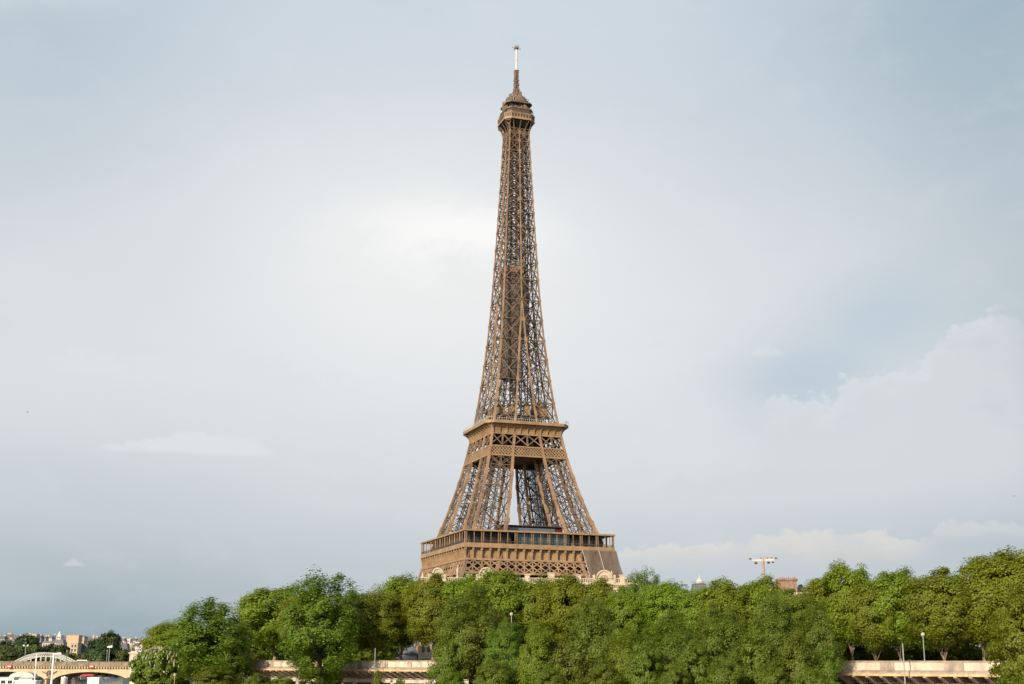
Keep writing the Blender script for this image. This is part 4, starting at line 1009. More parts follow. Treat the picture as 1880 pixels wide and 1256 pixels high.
for u, vt, wd in ((893, 1043, 2.6), (1109, 1048, 2.9), (804, 1044, 1.9)):
    x = kx(u); zt2 = at(u, vt, Yp).z; r = wd * .8; zc = zt2 - r
    do = None
    b = MB(); b.box(x - wd, x + wd, -.5, 2.5, zt_ - 2.0, zc)
    ring_o = [(x + r * math.cos(a), zc + r * math.sin(a)) for a in np.linspace(0, math.pi, 13)]
    b.hexa([(px, -.7, pz) for px, pz in ring_o], [(px, 1.6, pz) for px, pz in ring_o]); do = b.build('dormer', M['stone'], pal)
    b = MB(); r2 = r * .5; b.tube([(x, -.74, zc), (x, -.70, zc)], [r2, r2], 14); b.build('round_window', M['conc_w'], do)
    b = MB()
    for a0, a1 in zip(np.linspace(0, math.pi, 13), np.linspace(0, math.pi, 13)[1:]):
        b.beam((x + r * math.cos(a0), -.8, zc + r * math.sin(a0)), (x + r * math.cos(a1), -.8, zc + r * math.sin(a1)), .45, .5, (0, 1, 0))
    for sg in (-1, 1): b.box(x + sg * (wd + .2) - .35, x + sg * (wd + .2) + .35, -.7, .5, zt_ - 1.4, zt_ + .9)
    b.build('scroll', M['stone'], do)
for u, vt in ((840, 1037), (1123, 1047.5), (776, 1050)):
    x = kx(u); z = at(u, vt, Yp).z; b = MB(); b.tube([(x, -.1, zt_ - .3), (x, -.1, zt_ + .5), (x, -.1, (z + zt_) / 2), (x, -.1, z - .5), (x, -.1, z)], [.5, .3, .38, .2, .05], 8); b.build('finial', M['stone'], pal)

def block(name, label, u0, u1, vt, Y, depth, base, wall, roof=None, rh=0, cat='building', group=None, win=None, chim=0, mans=.15, seed=1, skirt=0, gloss='stonewin'):
    a = at(u0, vt, Y); c = at(u1, vt, Y); w_ = c.x - a.x; e = empty(name, (a.x, Y, base), label, cat, group); z1 = a.z - base - rh
    b = MB(); b.box(0, w_, 0, depth, 0, z1); b.build('wall', wall, e)
    if roof:
        i = min(w_ * .45, rh * mans * 3 + .1); b = MB()
        b.box(-.3, w_ + .3, -.3, depth + .3, z1 + .003, z1 + .35)
        b.hexa([(0, 0, z1 + .35), (w_, 0, z1 + .35), (w_, depth, z1 + .35), (0, depth, z1 + .35)], [(i, i, z1 + rh), (w_ - i, i, z1 + rh), (w_ - i, depth - i, z1 + rh), (i, depth - i, z1 + rh)]); ro = b.build('roof', roof, e)
    else:
        b = MB(); b.box(-.25, w_ + .25, -.25, depth + .25, z1 + .003, z1 + .5); ro = b.build('roof', wall, e)
    rd = random.Random(seed)
    for k in range(chim):
        x = rd.uniform(.1, .9) * w_; b = MB(); y = rd.uniform(.2, .6) * depth; zz_ = z1 + rh * .6
        b.box(x - .9, x + .9, y - .5, y + .5, zz_, z1 + rh + 1.6)
        for q in (-.5, .5): b.tube([(x + q, y, z1 + rh + 1.6), (x + q, y, z1 + rh + 2.3)], [.18, .15], 6)
        b.build('chimney', M['wall_brown' if 'wall_brown' in M else 'stone'] if k % 2 else M['stone'], ro)
    if win:
        n, rows, ww, hh = win; window_grid(e, .6, w_ - .6, [z1 - 1.2 - hh - r_ * (hh + 1.4) for r_ in range(rows)], n, 0, ww, hh, gloss, wall)
    return e, w_, z1, depth
# drum with white dome
e, w_, z1, d_ = block('domed_house', 'dark zinc attic topped by a small white dome, above the trees', 1270, 1301, 1071, 330, 5, 3, M['stone'], M['zinc'], 5.5, mans=.03, chim=0, win=(3, 2, .9, 1.6))
b = MB(); zz_ = z1 + 5.5; cx_ = w_ * .52
b.tube([(cx_, 1.6, zz_), (cx_, 1.6, zz_ + .25), (cx_, 1.6, zz_ + .8), (cx_, 1.6, zz_ + 1.25), (cx_, 1.6, zz_ + 1.35), (cx_, 1.6, zz_ + 2.3)], [1.05, 1.0, .8, .35, .14, .04], 14); b.build('dome', M['lightgrey'], e, True)
b = MB()
for i in range(14): b.beam((w_ * i / 13, 0, zz_), (w_ * i / 13, 0, zz_ + .5), .08)
b.build('roof_railing', M['bronze'], e)
# brick chimney wall and mansard house
e, w_, z1, d_ = block('brick_stack', 'broad brick chimney wall rising above the trees right of the floodlight mast', 1429, 1463, 1066, 330, 2.5, 3, M['brick'])
b = MB()
for i in range(9): b.tube([(.3 + i * (w_ - .6) / 8, 1, z1 + .4), (.3 + i * (w_ - .6) / 8, 1, z1 + .75 + (i % 3) * .15)], [.16, .13], 6)
b.build('chimney_pots', M['pot'], e)
b = MB(); b.box(-1.0, -.003, .2, 2.2, 0, z1 - .8); b.build('flue', M['pot'], e)
block('mansard_house', 'curved slate mansard beside the brick chimney wall', 1465, 1482, 1072, 332, 6, 3, M['stone'], M['slate'], 4.2, mans=.12, win=(2, 2, .8, 1.5))
block('low_house', 'pale low roof edge glimpsed right of the brick chimney wall', 1452, 1492, 1087, 322, 6, 3, M['stone'], M['stone'], .8, win=(4, 2, .8, 1.5))
# street level buildings seen between the trunks
block('kiosk', 'grey roofed stone kiosk behind the trunks above the left parapet', 727, 766, 1172, 318, 6, 4.6, M['lightgrey'], M['zinc'], 3.8, mans=.22, win=(3, 1, .8, 2.0))
block('cream_house', 'cream walled house glimpsed between trunks left of the big willow', 768, 806, 1178, 316, 8, 4.6, M['stone'], None, 0, win=(3, 2, .7, 1.3))

# ------------------------------------------------------------------ stone bridge
YB = 520.0
br = empty('stone_bridge', (at(91, 1230, YB).x, YB, 0), 'low cream stone arch bridge with a dark parapet crossing the river', 'bridge')
ox = at(91, 1230, YB).x; zB = lambda v: at(91, v, YB).z
pit = at(243, 1230, YB).x - ox
zcor, zpar, zcr, zsp = zB(1227.2), zB(1214.5), zB(1233.5), zB(1249.5)
pw_ = 3.0; XL, XR = -4.15 * pit, pit + 14; DEP = 22
b = MB(); N_ = 240
def arch(x):
    t = (x / pit) % 1.0; d = abs(t - .5) * pit; half = pit / 2 - pw_ / 2
    if d > half: return -9.0
    return zsp + (zcr - zsp) * math.sqrt(max(0, 1 - (d / half) ** 2)) ** 1.15
xs = sorted(set([XL + (XR - XL) * i / N_ for i in range(N_ + 1)] + [k * pit + s_ * (pw_ / 2 + e_) for k in range(-4, 2) for s_ in (-1, 1) for e_ in (.0, .02)]))
xs = [x for x in xs if XL <= x <= XR]
for x0, x1 in zip(xs, xs[1:]):
    a0, a1 = arch(x0) if x0 < pit - .1 else -9, arch(x1) if x1 < pit - .1 else -9
    for y, s_ in ((0, 1), (DEP, -1)):
        q_ = [(x0, y, a0), (x1, y, a1), (x1, y, zcor), (x0, y, zcor)]; b.quad(*(q_ if s_ > 0 else q_[::-1]))
    b.quad((x0, 0, a0), (x0, DEP, a0), (x1, DEP, a1), (x1, 0, a1))
b.build('arches', M['bstone'], br)
for k in range(-4, 1):
    x = k * pit; b = MB()
    o = [(x - pw_ / 2, -.02), (x, -2.4), (x + pw_ / 2, -.02)]
    b.hexa([(px, py, -9) for px, py in o], [(px, py, zsp + .4) for px, py in o]); b.tube([(x, -.9, zsp + .4), (x, -.6, zsp + 1.2)], [1.3, .1], 8); b.build('cutwater', M['bstone'], br)
    b = MB()                                       # wreath with spread wings
    zc = (zcor + zsp) / 2 + .3
    for i in range(16):
        a0, a1 = i * math.pi / 8, (i + 1) * math.pi / 8
        b.beam((x + .95 * math.cos(a0), -.25, zc + 1.1 * math.sin(a0)), (x + .95 * math.cos(a1), -.25, zc + 1.1 * math.sin(a1)), .4, .5, (0, 1, 0))
    for sg in (-1, 1):
        b.hexa([(x + sg * .9, -.02, zc + .2), (x + sg * 3.0, -.02, zc + 1.0), (x + sg * 2.6, -.02, zc + .4), (x + sg * .9, -.02, zc - .4)], [(x + sg * .9, -.4, zc + .3), (x + sg * 3.0, -.3, zc + 1.1), (x + sg * 2.6, -.3, zc + .5), (x + sg * .9, -.4, zc - .3)])
    b.ball((x, -.3, zc + .1), .5, 8, 6, 1.3); b.build('emblem', M['bpar'], br)
b = MB(); b.box(XL, XR, -.9, DEP + .9, zcor + .75, zcor + 1.1); b.box(XL, XR, -.15, DEP + .15, zcor, zcor + .75); b.build('cornice', M['bpar'], br)
b = MB(); i = 0
x = XL
while x < XR: b.box(x, x + .55, -.75, -.15, zcor + .1, zcor + .75); x += 1.05
b.build('dentils', M['bstone'], br)
b = MB(); b.box(XL, XR, -.7, -.3, zcor + 1.1, zpar); b.box(XL, XR, -.82, -.2, zpar - .25, zpar + .003); b.box(XL, XR, DEP + .3, DEP + .7, zcor + 1.1, zpar)
x = XL
while x < XR: b.box(x, x + .5, -.85, -.25, zcor + 1.1, zpar + .05); x += 4.2
b.build('parapet', M['bpar'], br)
b = MB(); b.box(XL, XR, -.3, DEP + .3, zcor + 1.1, zcor + 1.25); b.build('carriageway', M['road'], br)
for u, lab in ((17, 'red and white board on the bridge parapet over the left arch'), (168, 'red and white board on the bridge parapet over the right arch')):
    p = at(u, 1223.5, YB - 1.1); e = empty('navigation_sign', (p.x, YB - 1.05, p.z), lab, 'sign', 'navigation boards on the bridge')
    b = MB(); b.box(-.85, .85, -.06, .06, -.62, .62); b.build('board', M['red'], e); b = MB(); b.box(-.6, .6, -.09, -.063, -.18, .2); b.build('band', M['white'], e)
# statue on its pylon at the end of the bridge
Ys = 500.0; p = at(246, 1214, Ys); w_ = 14 / ppm(Ys)
e = empty('statue_pylon', (p.x, Ys, 0), 'pale stone pylon carrying a dark horse statue at the end of the bridge', 'statue')
zt2 = at(246, 1197, Ys).z; b = MB(); b.box(-w_ / 2, w_ / 2, -w_ / 2, w_ / 2, 0, zt2 - .7); b.box(-w_ / 2 - .3, w_ / 2 + .3, -w_ / 2 - .3, w_ / 2 + .3, zt2 - .7, zt2 - .1); b.box(-w_ / 2 + .3, w_ / 2 - .3, -w_ / 2 + .3, w_ / 2 - .3, zt2 - .1, zt2 + .3); b.box(-.7, .7, -w_ / 2 - .08, -w_ / 2 - .002, zt2 - 3.4, zt2 - 1.2); b.build('pylon', M['conc'], e)
# horse: trunk, neck, head, jointed legs, tail in one skin
def skinned(name, joints, edges, material, parent, loc=(0, 0, 0), sub=1, rot=0):
    me = bpy.data.meshes.new(name); me.from_pydata([j[0] for j in joints], edges, []); me.update(); me.materials.append(material)
    o = bpy.data.objects.new(name, me); C.objects.link(o); o.parent = parent; o.location = loc; o.rotation_euler = (0, 0, rot)
    sk = o.modifiers.new('skin', 'SKIN'); 
    for v, j in zip(me.skin_vertices[0].data, joints): v.radius = (j[1], j[1])
    me.skin_vertices[0].data[0].use_root = True
    sk.use_smooth_shade = True
    ss_ = o.modifiers.new('sub', 'SUBSURF'); ss_.levels = sub; ss_.render_levels = sub
    return o
HJ = [((0, 0, 1.45), .36), ((.55, 0, 1.5), .33), ((-.6, 0, 1.5), .34), ((.85, 0, 1.85), .22), ((1.05, 0, 2.25), .15), ((1.35, 0, 2.15), .12), ((1.6, 0, 1.98), .08),
      ((.6, .2, .95), .12), ((.7, .2, .5), .075), ((.66, .2, .02), .08), ((.6, -.2, .95), .12), ((.95, -.2, .75), .075), ((.85, -.2, .35), .07),
      ((-.6, .2, 1.0), .17), ((-.85, .2, .55), .085), ((-.75, .2, .02), .08), ((-.6, -.2, 1.0), .17), ((-.7, -.2, .55), .085), ((-.55, -.2, .02), .08), ((-.95, 0, 1.35), .09), ((-1.1, 0, .8), .07)]
HE = [(0, 1), (0, 2), (1, 3), (3, 4), (4, 5), (5, 6), (1, 7), (7, 8), (8, 9), (1, 10), (10, 11), (11, 12), (2, 13), (13, 14), (14, 15), (2, 16), (16, 17), (17, 18), (2, 19), (19, 20)]
ho = skinned('horse', HJ, HE, M['bronze'], e, (.5, 0, zt2 + .3), 1, .3); ho.scale = (1.5, 1.5, 1.6)
def figure_joints(h=1.75, arm=(.28, -.05)):
    k = h / 1.75
    J = [((0, 0, .95), .14), ((0, 0, 1.2), .15), ((0, 0, 1.4), .16), ((0, 0, 1.5), .06), ((0, 0, 1.58), .09), ((0, -.01, 1.68), .085),
         ((.2, 0, 1.38), .065), ((.27, .0, 1.1), .05), ((.26, -.1, .86), .04), ((-.2, 0, 1.38), .065), ((-.27, 0, 1.1), .05), ((-.26, -.1, .86), .04),
         ((.1, 0, .82), .095), ((.11, -.02, .48), .065), ((.12, .02, .08), .05), ((.12, -.12, .03), .04), ((-.1, 0, .82), .095), ((-.11, -.08, .48), .065), ((-.12, .04, .08), .05), ((-.12, -.1, .03), .04)]
    E_ = [(0, 1), (1, 2), (2, 3), (3, 4), (4, 5), (2, 6), (6, 7), (7, 8), (2, 9), (9, 10), (10, 11), (0, 12), (12, 13), (13, 14), (14, 15), (0, 16), (16, 17), (17, 18), (18, 19)]
    return [((a[0] * k, a[1] * k, a[2] * k), r * k) for a, r in J], E_
J, E_ = figure_joints(); fo = skinned('groom', J, E_, M['stone'], e, (-1.3, -.6, zt2 + .3), 1); fo.scale = (1.9, 1.9, 1.9)

# ------------------------------------------------------------------ white arched footbridge beyond
YD = 860.0
p0, p1, pc_ = at(20, 1216, YD), at(139, 1216, YD), at(80, 1198.5, YD)
fb = empty('footbridge', (pc_.x, YD, 0), 'pale steel arched footbridge beyond the stone bridge', 'bridge')
L0, L1, zt3 = p0.x - pc_.x, p1.x - pc_.x, pc_.z; zb3 = p0.z
azf = lambda x, top: zb3 - 1.0 + (zt3 - zb3 + 1.0) * (1 - (x / (L1 if x > 0 else L0)) ** 2) - (0 if top else 2.2 * (1 - .35 * abs(x / L1)))
for y in (0, 8):
    b = MB(); K = 32
    for i in range(K):
        a, c = L0 * 1.06 + (L1 - L0) * 1.06 * i / K, L0 * 1.06 + (L1 - L0) * 1.06 * (i + 1) / K
        for tp_ in (True, False): b.beam((a, y, azf(a, tp_)), (c, y, azf(c, tp_)), .55, .55, (0, 1, 0))
        b.beam((a, y, azf(a, True)), (c, y, azf(c, False)), .25, .25, (0, 1, 0)); b.beam((c, y, azf(c, False)), (c, y, azf(c, True)), .3, .3, (0, 1, 0))
    b.build('arch_truss', M['arch'], fb)
for i in range(1, 13):
    x = L0 + (L1 - L0) * i / 13; b = MB()
    for y in (0, 8): b.beam((x, y, azf(x, False)), (x, y, 2.0), .4)
    b.build('hanger', M['arch'], fb)
b = MB(); b.box(L0 - 40, L1 + 30, 0, 8, 1.5, 2.3); b.build('walkway', M['pole'], fb)
# ------------------------------------------------------------------ lamps and vehicles on and by the bridge
def twin(e, h):
    b = MB(); b.beam((-.9, 0, h), (.9, 0, h), .12); b.build('crossarm', M['pole'], e)
    for s_ in (-.9, .9): b = MB(); b.ball((s_, 0, h + .4), .5, 8, 6); b.build('lamp_globe', M['white'], e)
def paddle(e, h):
    b = MB(); b.hexa([(-1.0, -.2, h), (1.0, -.2, h), (1.0, .2, h), (-1.0, .2, h)], [(-.9, -.2, h + .5), (1.1, -.2, h + .9), (1.1, .2, h + .9), (-.9, .2, h + .5)]); b.build('lamp_head', M['white'], e)
pole('street_lamp', 47.5, 1187, 0, 4.5, .14, 'twin globe street lamp in front of the far trees, left of the footbridge crown', 'street lamp', Y=640, top=twin)
pole('street_lamp', 201.5, 1189, 0, 4.5, .16, 'street lamp with a flat white head before the big far tree', 'street lamp', Y=545, top=paddle)
pole('street_lamp', 197, 1196, 0, 4.5, .13, 'thin lamp post just left of the flat headed street lamp', 'street lamp', Y=560, top=lantern)
pole('street_lamp', 123, 1197, 0, 4.5, .12, 'slim dark lamp post on the bridge before the right foot of the footbridge', 'street lamp', 'bronze', Y=530, top=lantern)
def arm(e, h):
    b = MB(); b.beam((0, 0, h - .2), (2.2, 0, h - .05), .28); b.box(1.1, 2.4, -.25, .25, h - .3, h + .1); b.build('lamp_head', M['white'], e)
def pennant(e, h):
    b = MB(); b.ball((0, 0, h), .2, 8, 6); b.build('finial', M['white'], e)
pole('mooring_mast', 67.5, 1203, 0, -3, .2, 'thin white mooring mast before the left bridge pier', 'mast', 'white', Y=440, top=pennant)
pole('mooring_mast', 99, 1199, 0, -3, .34, 'thick white mast with a side arm before the bridge pier', 'mast', 'white', Y=430, top=arm)
# bus roof on the bridge
p = at(152, 1213.2, YB + 8); e = empty('bus', (p.x, YB + 8, zcor + 1.25), 'white bus crossing the bridge, only its roof showing', 'bus'); hB = p.z - zcor - 1.25 + .3; hl = 9.6 / ppm(YB)
b = MB(); b.hexa([(-hl, -1.2, .4), (hl, -1.2, .4), (hl, 1.2, .4), (-hl, 1.2, .4)], [(-hl, -1.15, hB), (hl, -1.15, hB), (hl, 1.15, hB), (-hl, 1.15, hB)]); b.build('body', M['white'], e)
b = MB(); b.box(-hl * .92, hl * .92, -1.23, -1.203, hB * .5, hB * .85); b.build('window_band', M['glass'], e)
for x in (-hl * .65, hl * .65):
    for y in (-1.1, .85): b = MB(); b.tube([(x, y, .42), (x, y + .25, .42)], [.42, .42], 12); b.build('wheel', M['dark'], e)
# ------------------------------------------------------------------ boats and quay things under the bridge
def hull(e, hl, hw2, zt4, material, z0=-.6):
    b = MB(); st = [(-hl, .55), (-hl * .85, .95), (-hl * .3, 1), (hl * .5, 1), (hl * .85, .7), (hl, .08)]
    for (x0, k0), (x1, k1) in zip(st, st[1:]):
        f = lambda x, k: [(x, -hw2 * k * .75, z0), (x, hw2 * k * .75, z0), (x, hw2 * k, zt4), (x, -hw2 * k, zt4)]
        b.hexa(f(x0, k0), f(x1, k1))
    return b.build('hull', material, e)
WL = -4.0
def boat(u0, u1, vt, Y, label, kind='barge', material='lightgrey', name='boat', cabin=(.0, .55), vh=None):
    a, c = at(u0, vt, Y), at(u1, vt, Y); hl = (c.x - a.x) / 2; zt4 = a.z - WL
    e = empty(name, ((a.x + c.x) / 2, Y, WL), label, 'boat', 'boats moored before the bridge'); hh = zt4 - 3.2
    hull(e, hl, 3.0, hh, M[material])
    x0, x1 = -hl + 2 * hl * cabin[0], -hl + 2 * hl * cabin[1]
    b = MB(); b.box(x0, x1, -2.2, 2.2, hh + .003, zt4 - .25); co = b.build('cabin', M['white'], e)
    b = MB(); b.box(x0 - .4, x1 + .4, -2.5, 2.5, zt4 - .25, zt4); b.build('cabin_roof', M[material], e)
    n = max(2, int((x1 - x0) / 2.2))
    for i in range(n):
        x = x0 + (x1 - x0) * (i + .5) / n; b = MB(); b.box(x - .7, x + .7, -2.24, -2.203, hh + 1.2, hh + 2.2); b.build('cabin_window', M['glass'], e)
    b = MB()
    for i in range(11): b.beam((-hl * .9 + i * hl * .17, -2.7, hh), (-hl * .9 + i * hl * .17, -2.7, hh + 1.0), .07)
    b.beam((-hl * .9, -2.7, hh + 1), (hl * .8, -2.7, hh + 1), .08); b.build('deck_rail', M['white'], e)
    return e, hl, hh, zt4
boat(4, 62, 1243, 425, 'white barge with a tall cabin at the bottom left corner', cabin=(.02, .45))
boat(28, 112, 1249, 405, 'long low white boat before the bridge pier', cabin=(.05, .5), material='white')
e, hl, hh, zt4 = boat(20, 68, 1244, 470, 'boat with a curved grey roof under the left arch', cabin=(.1, .9), material='pole')
b = MB(); pr = [(hl * math.cos(t), zt4 + 2.0 * math.sin(t)) for t in np.linspace(0, math.pi, 15)]
b.hexa([(x * .95, -2.6, z) for x, z in pr], [(x * .95, 2.6, z) for x, z in pr]); b.build('vault', M['lightgrey'], e)
def crate(name, label, cat, u0, u1, vt, Y, base, wall, roof, dep=5, door=None):
    a, c = at(u0, vt, Y), at(u1, vt, Y); w_ = c.x - a.x; h = a.z - base; e = empty(name, (a.x, Y, base), label, cat)
    b = MB(); b.box(0, w_, 0, dep, 0, h - .2); b.build('body', wall, e); b = MB(); b.box(-.15, w_ + .15, -.15, dep + .15, h - .2, h); b.build('roof', roof, e)
    b = MB(); d0, d1, m_ = door or (.3, .7, M['lightgrey']); b.box(w_ * d0, w_ * d1, -.06, -.003, .3, h - .8); b.build('door', m_, e)
    return e, w_, h
# pontoon on the water
b = MB(); b.box(-2, 60, 0, 16, -.7, .55); pt = b.build('deck', M['quay']); a = at(110, 1250, 442)
e = empty('pontoon', (a.x, 436, WL), 'long floating landing stage along the quay below the bridge', 'pontoon'); pt.parent = e
b = MB()
for i in range(14): b.beam((i * 4.5, .1, .55), (i * 4.5, .1, 1.6), .1)
b.beam((0, .1, 1.6), (58.5, .1, 1.6), .1); b.build('rail', M['lightgrey'], e)
crate('booth', 'white box shaped booth on the landing stage below the red board', 'booth', 161, 182, 1243.5, 438, WL + .55, M['white'], M['white'], 4)
crate('container', 'dark green container with a pale front panel at the end of the bridge', 'container', 226, 262, 1245, 440, WL + .55, mat('dark_green', (.02, .05, .05), .5), M['dark'], 5, (.34, .95, M['lightgrey']))
a = at(118.5, 1243, 445); e = empty('tank', (a.x, 445, WL + .55), 'pale upright round tank right of the bridge pier', 'tank'); h = a.z - WL - .55; r = 6 / ppm(445)
b = MB(); b.tube([(0, 0, 0), (0, 0, h - .25), (0, 0, h - .2), (0, 0, h)], [r, r, r * 1.06, r * .9], 16); b.build('drum', M['white'], e, True)
b = MB(); b.tube([(0, 0, h), (0, 0, h + .3)], [r * .3, r * .25], 10); b.build('cap', M['lightgrey'], e)
# things on the quay seen through the right arch
crate('kiosk', 'low grey kiosk with a red awning seen through the right arch', 'kiosk', 149, 186, 1241, 585, Q, M['dark'], M['conc_d'], 5)
a = at(160, 1239, 582); b = MB(); b.hexa([(-2.6, -2, -.5), (2.6, -2, -.5), (2.6, 0, .1), (-2.6, 0, .1)], [(-2.6, -2, -.35), (2.6, -2, -.35), (2.6, 0, .3), (-2.6, 0, .3)]); aw = b.build('canopy', M['red']); e = empty('awning', (a.x, 583, a.z), 'small red awning under the right arch', 'awning'); aw.parent = e
b = MB()
for x in (-2.4, 2.4): b.beam((x, -1.9, -.5), (x, -1.9, Q - a.z), .12)
b.build('awning_post', M['lightgrey'], e)
def van(u0, u1, vt, Y, label, material):
    a, c = at(u0, vt, Y), at(u1, vt, Y); L = c.x - a.x; h = a.z - Q; e = empty('van', ((a.x + c.x) / 2, Y, Q), label, 'van', 'vans on the quay'); l = L / 2
    b = MB(); o = [(-l, .4), (l, .4), (l, h * .55), (l * .8, h * .6), (l * .6, h), (-l, h)]; b.hexa([(x, -1, z) for x, z in o], [(x, 1, z) for x, z in o]); b.build('body', M[material], e)
    b = MB(); b.box(-l * .8, l * .55, -1.03, -1.003, h * .58, h * .85); b.build('window_band', M['glass'], e)
    for x in (-l * .6, l * .6): b = MB(); b.tube([(x, -1.05, .4), (x, -.8, .4)], [.4, .4], 12); b.build('wheel', M['dark'], e)
van(121, 136, 1241.5, 590, 'light grey van on the quay seen through the left side of the right arch', 'lightgrey')
van(188, 203, 1243.5, 575, 'dark van on the quay behind the white booth', 'pole')
a = at(145.5, 1241, 560); e = empty('person', (a.x, 560, Q), 'person in an orange top standing on the quay under the right arch', 'person'); J, E_ = figure_joints(1.75)
bo = skinned('body', J, E_, mat('trousers_dark', (.03, .03, .04), .8), e)
b = MB(); b.tube([(0, 0, .9), (0, 0, 1.15), (0, 0, 1.38), (0, 0, 1.5)], [.2, .21, .26, .12], 12); b.build('top', mat('orange_cloth', (.6, .2, .09), .8), e, True)
b = MB(); b.ball((0, .01, 1.68), .12, 10, 8); b.build('hair', M['bark_d'], e, True)
# ------------------------------------------------------------------ far trees
for t in [('far', 8, 1176, 24, 980, 'dark far tree at the left edge behind the bridge'), ('far', 50, 1165, 30, 1050, 'dark rounded far tree before the distant roofs on the left'),
          ('farfresh', 14, 1186, 22, 930, 'lighter far tree at the left edge'), ('farfresh', 42, 1184, 18, 940, 'lighter far tree behind the twin globe lamp'), ('farfresh', 68, 1183, 18, 930, 'lighter far tree behind the footbridge crown'),
          ('far', 90, 1182, 20, 940, 'dark far tree behind the right half of the footbridge'), ('far', 115, 1184, 20, 930, 'dark far tree left of the cream end house'), ('farfresh', 100, 1197, 24, 900, 'low far tree seen through the footbridge'),
          ('farfresh', 130, 1198, 18, 905, 'low far tree at the right foot of the footbridge'), ('far', 60, 1196, 30, 900, 'low dark far tree seen through the left of the footbridge'), ('farfresh', 154, 1197, 16, 900, 'low green far tree before the long shaded house'),
          ('far', 30, 1194, 26, 910, 'dark far tree at the left foot of the footbridge'),
          ('far', 178, 1174, 20, 640, 'left half of the big far tree clump behind the bridge'), ('far', 203, 1159, 23, 650, 'highest far tree, behind the flat headed lamp'), ('far', 190, 1186, 24, 630, 'lower dark far tree beneath the highest one'),
          ('farfresh', 225, 1194, 14, 600, 'bright far tree left of the statue pylon'), ('farfresh', 216, 1209, 11, 550, 'pale shrub at the right end of the bridge'), ('far', 232, 1192, 12, 640, 'dark far tree behind the statue pylon'), ('far', 262, 1196, 16, 560, 'dark far tree behind the chestnut')]:
    tree(t[0], t[1], t[2], t[3], 1.0 if t[4] < 1000 else 3, Y=t[4], label=t[5], group='far trees behind the bridge', name='tree')
# ------------------------------------------------------------------ distant city on the hill
cols = dict(cream=(.46, .38, .27), orange=(.47, .36, .23), pale=(.48, .45, .40), grey=(.27, .27, .28), blue=(.20, .225, .255), brown=(.26, .19, .14), white=(.62, .59, .54))
for k, v in cols.items(): wcol('wall_' + k, v)
GC = 'distant houses on the hill'
for i, t in enumerate([
 (-8, 9, 1168, 1500, 'grey', 'slate', 3, (3, 3), 2, 'grey house with a slate roof at the far left edge'),
 (9, 24, 1164.5, 1700, 'brown', 'slate', 3, (3, 3), 3, 'brown house with tall chimneys second from the left edge'),
 (23, 36, 1167, 1650, 'blue', 'slate', 6, (3, 2), 2, 'dark slate roofed house left of the rounded far tree'),
 (12, 28, 1174, 1350, 'pale', 'zinc', 2, (4, 2), 1, 'pale low house below the brown house'),
 (48, 67, 1165, 1500, 'cream', None, 0, (4, 3), 1, 'cream flat roofed block right of the rounded far tree'),
 (66, 76, 1167, 1560, 'grey', 'slate', 3, (2, 3), 2, 'grey house right of the cream flat roofed block'),
 (76, 84, 1168.5, 1700, 'cream', 'zinc', 2, (2, 3), 1, 'narrow cream house between two grey ones'),
 (83, 96, 1168, 1760, 'white', 'zinc', 3, (3, 3), 2, 'white house with a zinc roof below the skyline'),
 (95, 105, 1166, 1800, 'grey', 'slate', 6, (2, 2), 1, 'house with a dark pointed gable left of the white turret'),
 (104, 112, 1167, 1650, 'white', None, 0, (2, 3), 0, 'white house carrying a small turret'),
 (112, 123, 1168, 1780, 'grey', 'slate', 4, (3, 3), 2, 'grey roofed house left of the big orange cream block'),
 (78, 106, 1177, 1400, 'pale', 'zinc', 2, (6, 2), 2, 'long pale house below the skyline houses'),
 (104, 117, 1174, 1380, 'cream', 'zinc', 4, (3, 2), 0, 'cream gabled house below the white turret'),
 (122, 145, 1167, 1450, 'orange', None, 0, None, 0, 'big blank orange cream block on the skyline'),
 (145.5, 155, 1168, 1480, 'orange', 'zinc', 1, (1, 2), 0, 'narrow orange block against the big one'),
 (154, 173, 1168.5, 1500, 'blue', 'slate', 9, (4, 2), 2, 'dark blue mansard house right of the orange blocks'),
 (172, 182, 1170, 1600, 'cream', 'zinc', 3, (2, 3), 1, 'cream house left of the highest far tree'),
 (129, 143, 1181, 1100, 'cream', None, 0, (2, 3), 0, 'cream end house between the far trees'),
 (143, 163, 1182, 1110, 'blue', 'slate', 4, (5, 3), 1, 'long shaded house with rows of windows'),
 (216, 229, 1172, 1500, 'pale', 'zinc', 3, (3, 3), 1, 'pale house right of the highest far tree'),
 (226, 239, 1174, 1600, 'white', None, 0, (3, 3), 1, 'white house left of the horse statue'),
 (214, 236, 1181, 1200, 'blue', 'slate', 6, (4, 2), 2, 'blue grey mansard house above the bright far tree'),
 (238, 250, 1172, 1650, 'pale', 'slate', 3, (3, 3), 2, 'pale slate roofed house behind the horse statue'),
 (250, 262, 1175, 1550, 'white', 'zinc', 2, (3, 3), 1, 'white house right of the horse statue'),
 (262, 280, 1173, 1700, 'cream', 'slate', 3, (4, 3), 2, 'cream house behind the rounded olive tree')]):
    u0, u1, vt, Y, wc, rf, rh, wn, chm, lab = t
    e, w_, z1, d_ = block('house', lab, u0, u1, vt, Y, 12, 0, M['wall_' + wc], M[rf] if rf else None, rh, cat='house', group=GC, win=(wn[0], wn[1], 1.2, 2.0) if wn else None, chim=chm, mans=.12, seed=i)
    if 'turret' in lab and 'carrying' in lab:
        b = MB(); b.hexa([(1, 1, z1 + .5), (4, 1, z1 + .5), (4, 4, z1 + .5), (1, 4, z1 + .5)], [(2.3, 2.3, z1 + 5), (2.7, 2.3, z1 + 5), (2.7, 2.7, z1 + 5), (2.3, 2.7, z1 + 5)]); b.build('turret', M['white'], e)
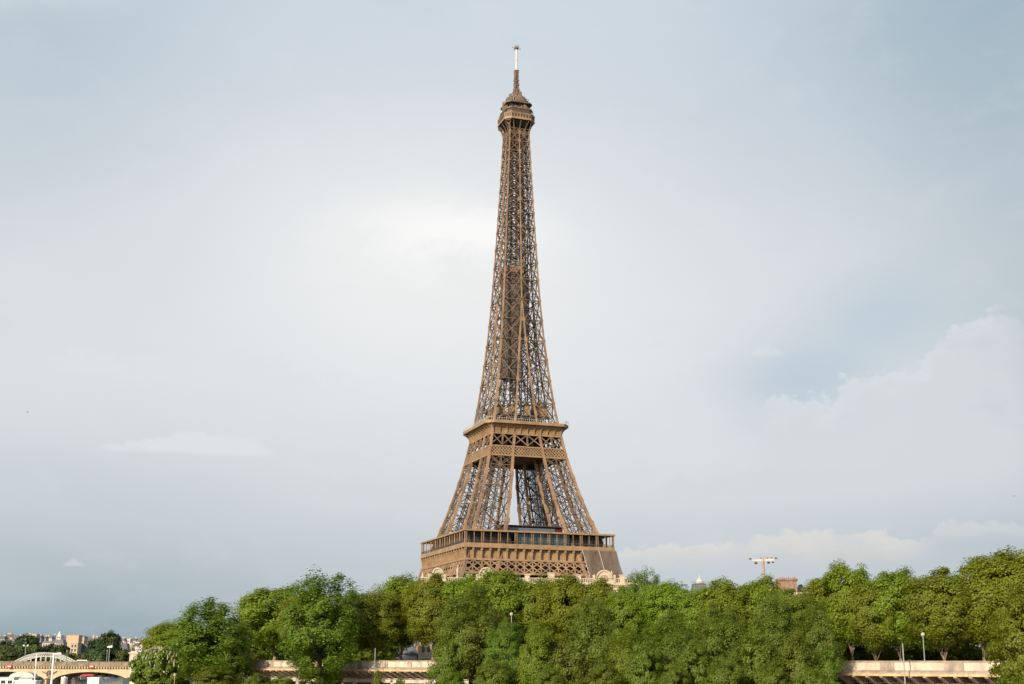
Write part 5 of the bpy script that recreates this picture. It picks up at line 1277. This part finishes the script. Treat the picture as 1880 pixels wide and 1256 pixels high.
p = at(186.5, 1160, 1900); e = empty('church_spire', (p.x, 1900, 0), 'thin pinkish church spire on the skyline left of the highest far tree', 'spire'); h = p.z
b = MB(); b.box(-3, 3, -3, 3, 0, h - 9); b.build('tower', M['wall_brown'], e)
b = MB(); b.tube([(0, 0, h - 9), (0, 0, h - 5), (0, 0, h)], [3.2, 1.6, .1], 8); b.build('spire', mat('spire_slate', (.26, .13, .13), .8), e)

# ------------------------------------------------------------------ two birds in flight
for u, v, lab in ((50.5, 757, 'small dark bird flying in the sky at the left'), (1861, 911, 'tiny dark bird flying in the sky at the right')):
    p = at(u, v, 330); b = MB()
    b.tube([(-.22, 0, 0), (-.12, 0, .01), (.05, 0, .02), (.2, 0, .03), (.27, 0, .03)], [.02, .06, .075, .045, .01], 8)
    for sg in (-1, 1):
        b.hexa([(-.08, sg * .04, .02), (.1, sg * .04, .02), (.05, sg * .3, .14), (-.1, sg * .3, .14)], [(-.08, sg * .04, .04), (.1, sg * .04, .04), (.05, sg * .3, .155), (-.1, sg * .3, .155)])
        b.hexa([(-.1, sg * .3, .14), (.05, sg * .3, .14), (-.06, sg * .62, .1), (-.12, sg * .6, .1)], [(-.1, sg * .3, .155), (.05, sg * .3, .155), (-.06, sg * .62, .11), (-.12, sg * .6, .11)])
    o = b.build('bird', M['dark'], None, False, p); o.rotation_euler = (.2, .1, .9); tag(o, lab, 'bird')

# ------------------------------------------------------------------ visitor at the corner of the second platform
J, E_ = figure_joints(1.72); c_, s_ = math.cos(TH), math.sin(TH); a_, b_ = 18.7, -19.6
e = empty('person', (TX + a_ * c_ - b_ * s_, TY + a_ * s_ + b_ * c_, 116.75), 'visitor in a purple top at the right corner of the upper platform of the tower', 'person')
skinned('body', J, E_, M['dark'], e)
b = MB(); b.tube([(0, 0, .9), (0, 0, 1.15), (0, 0, 1.38), (0, 0, 1.5)], [.22, .24, .3, .12], 12); b.build('top', mat('purple_cloth', (.16, .06, .15), .8), e, True)
b = MB(); b.ball((0, .01, 1.66), .13, 10, 8); b.build('hair', M['bark_d'], e, True)
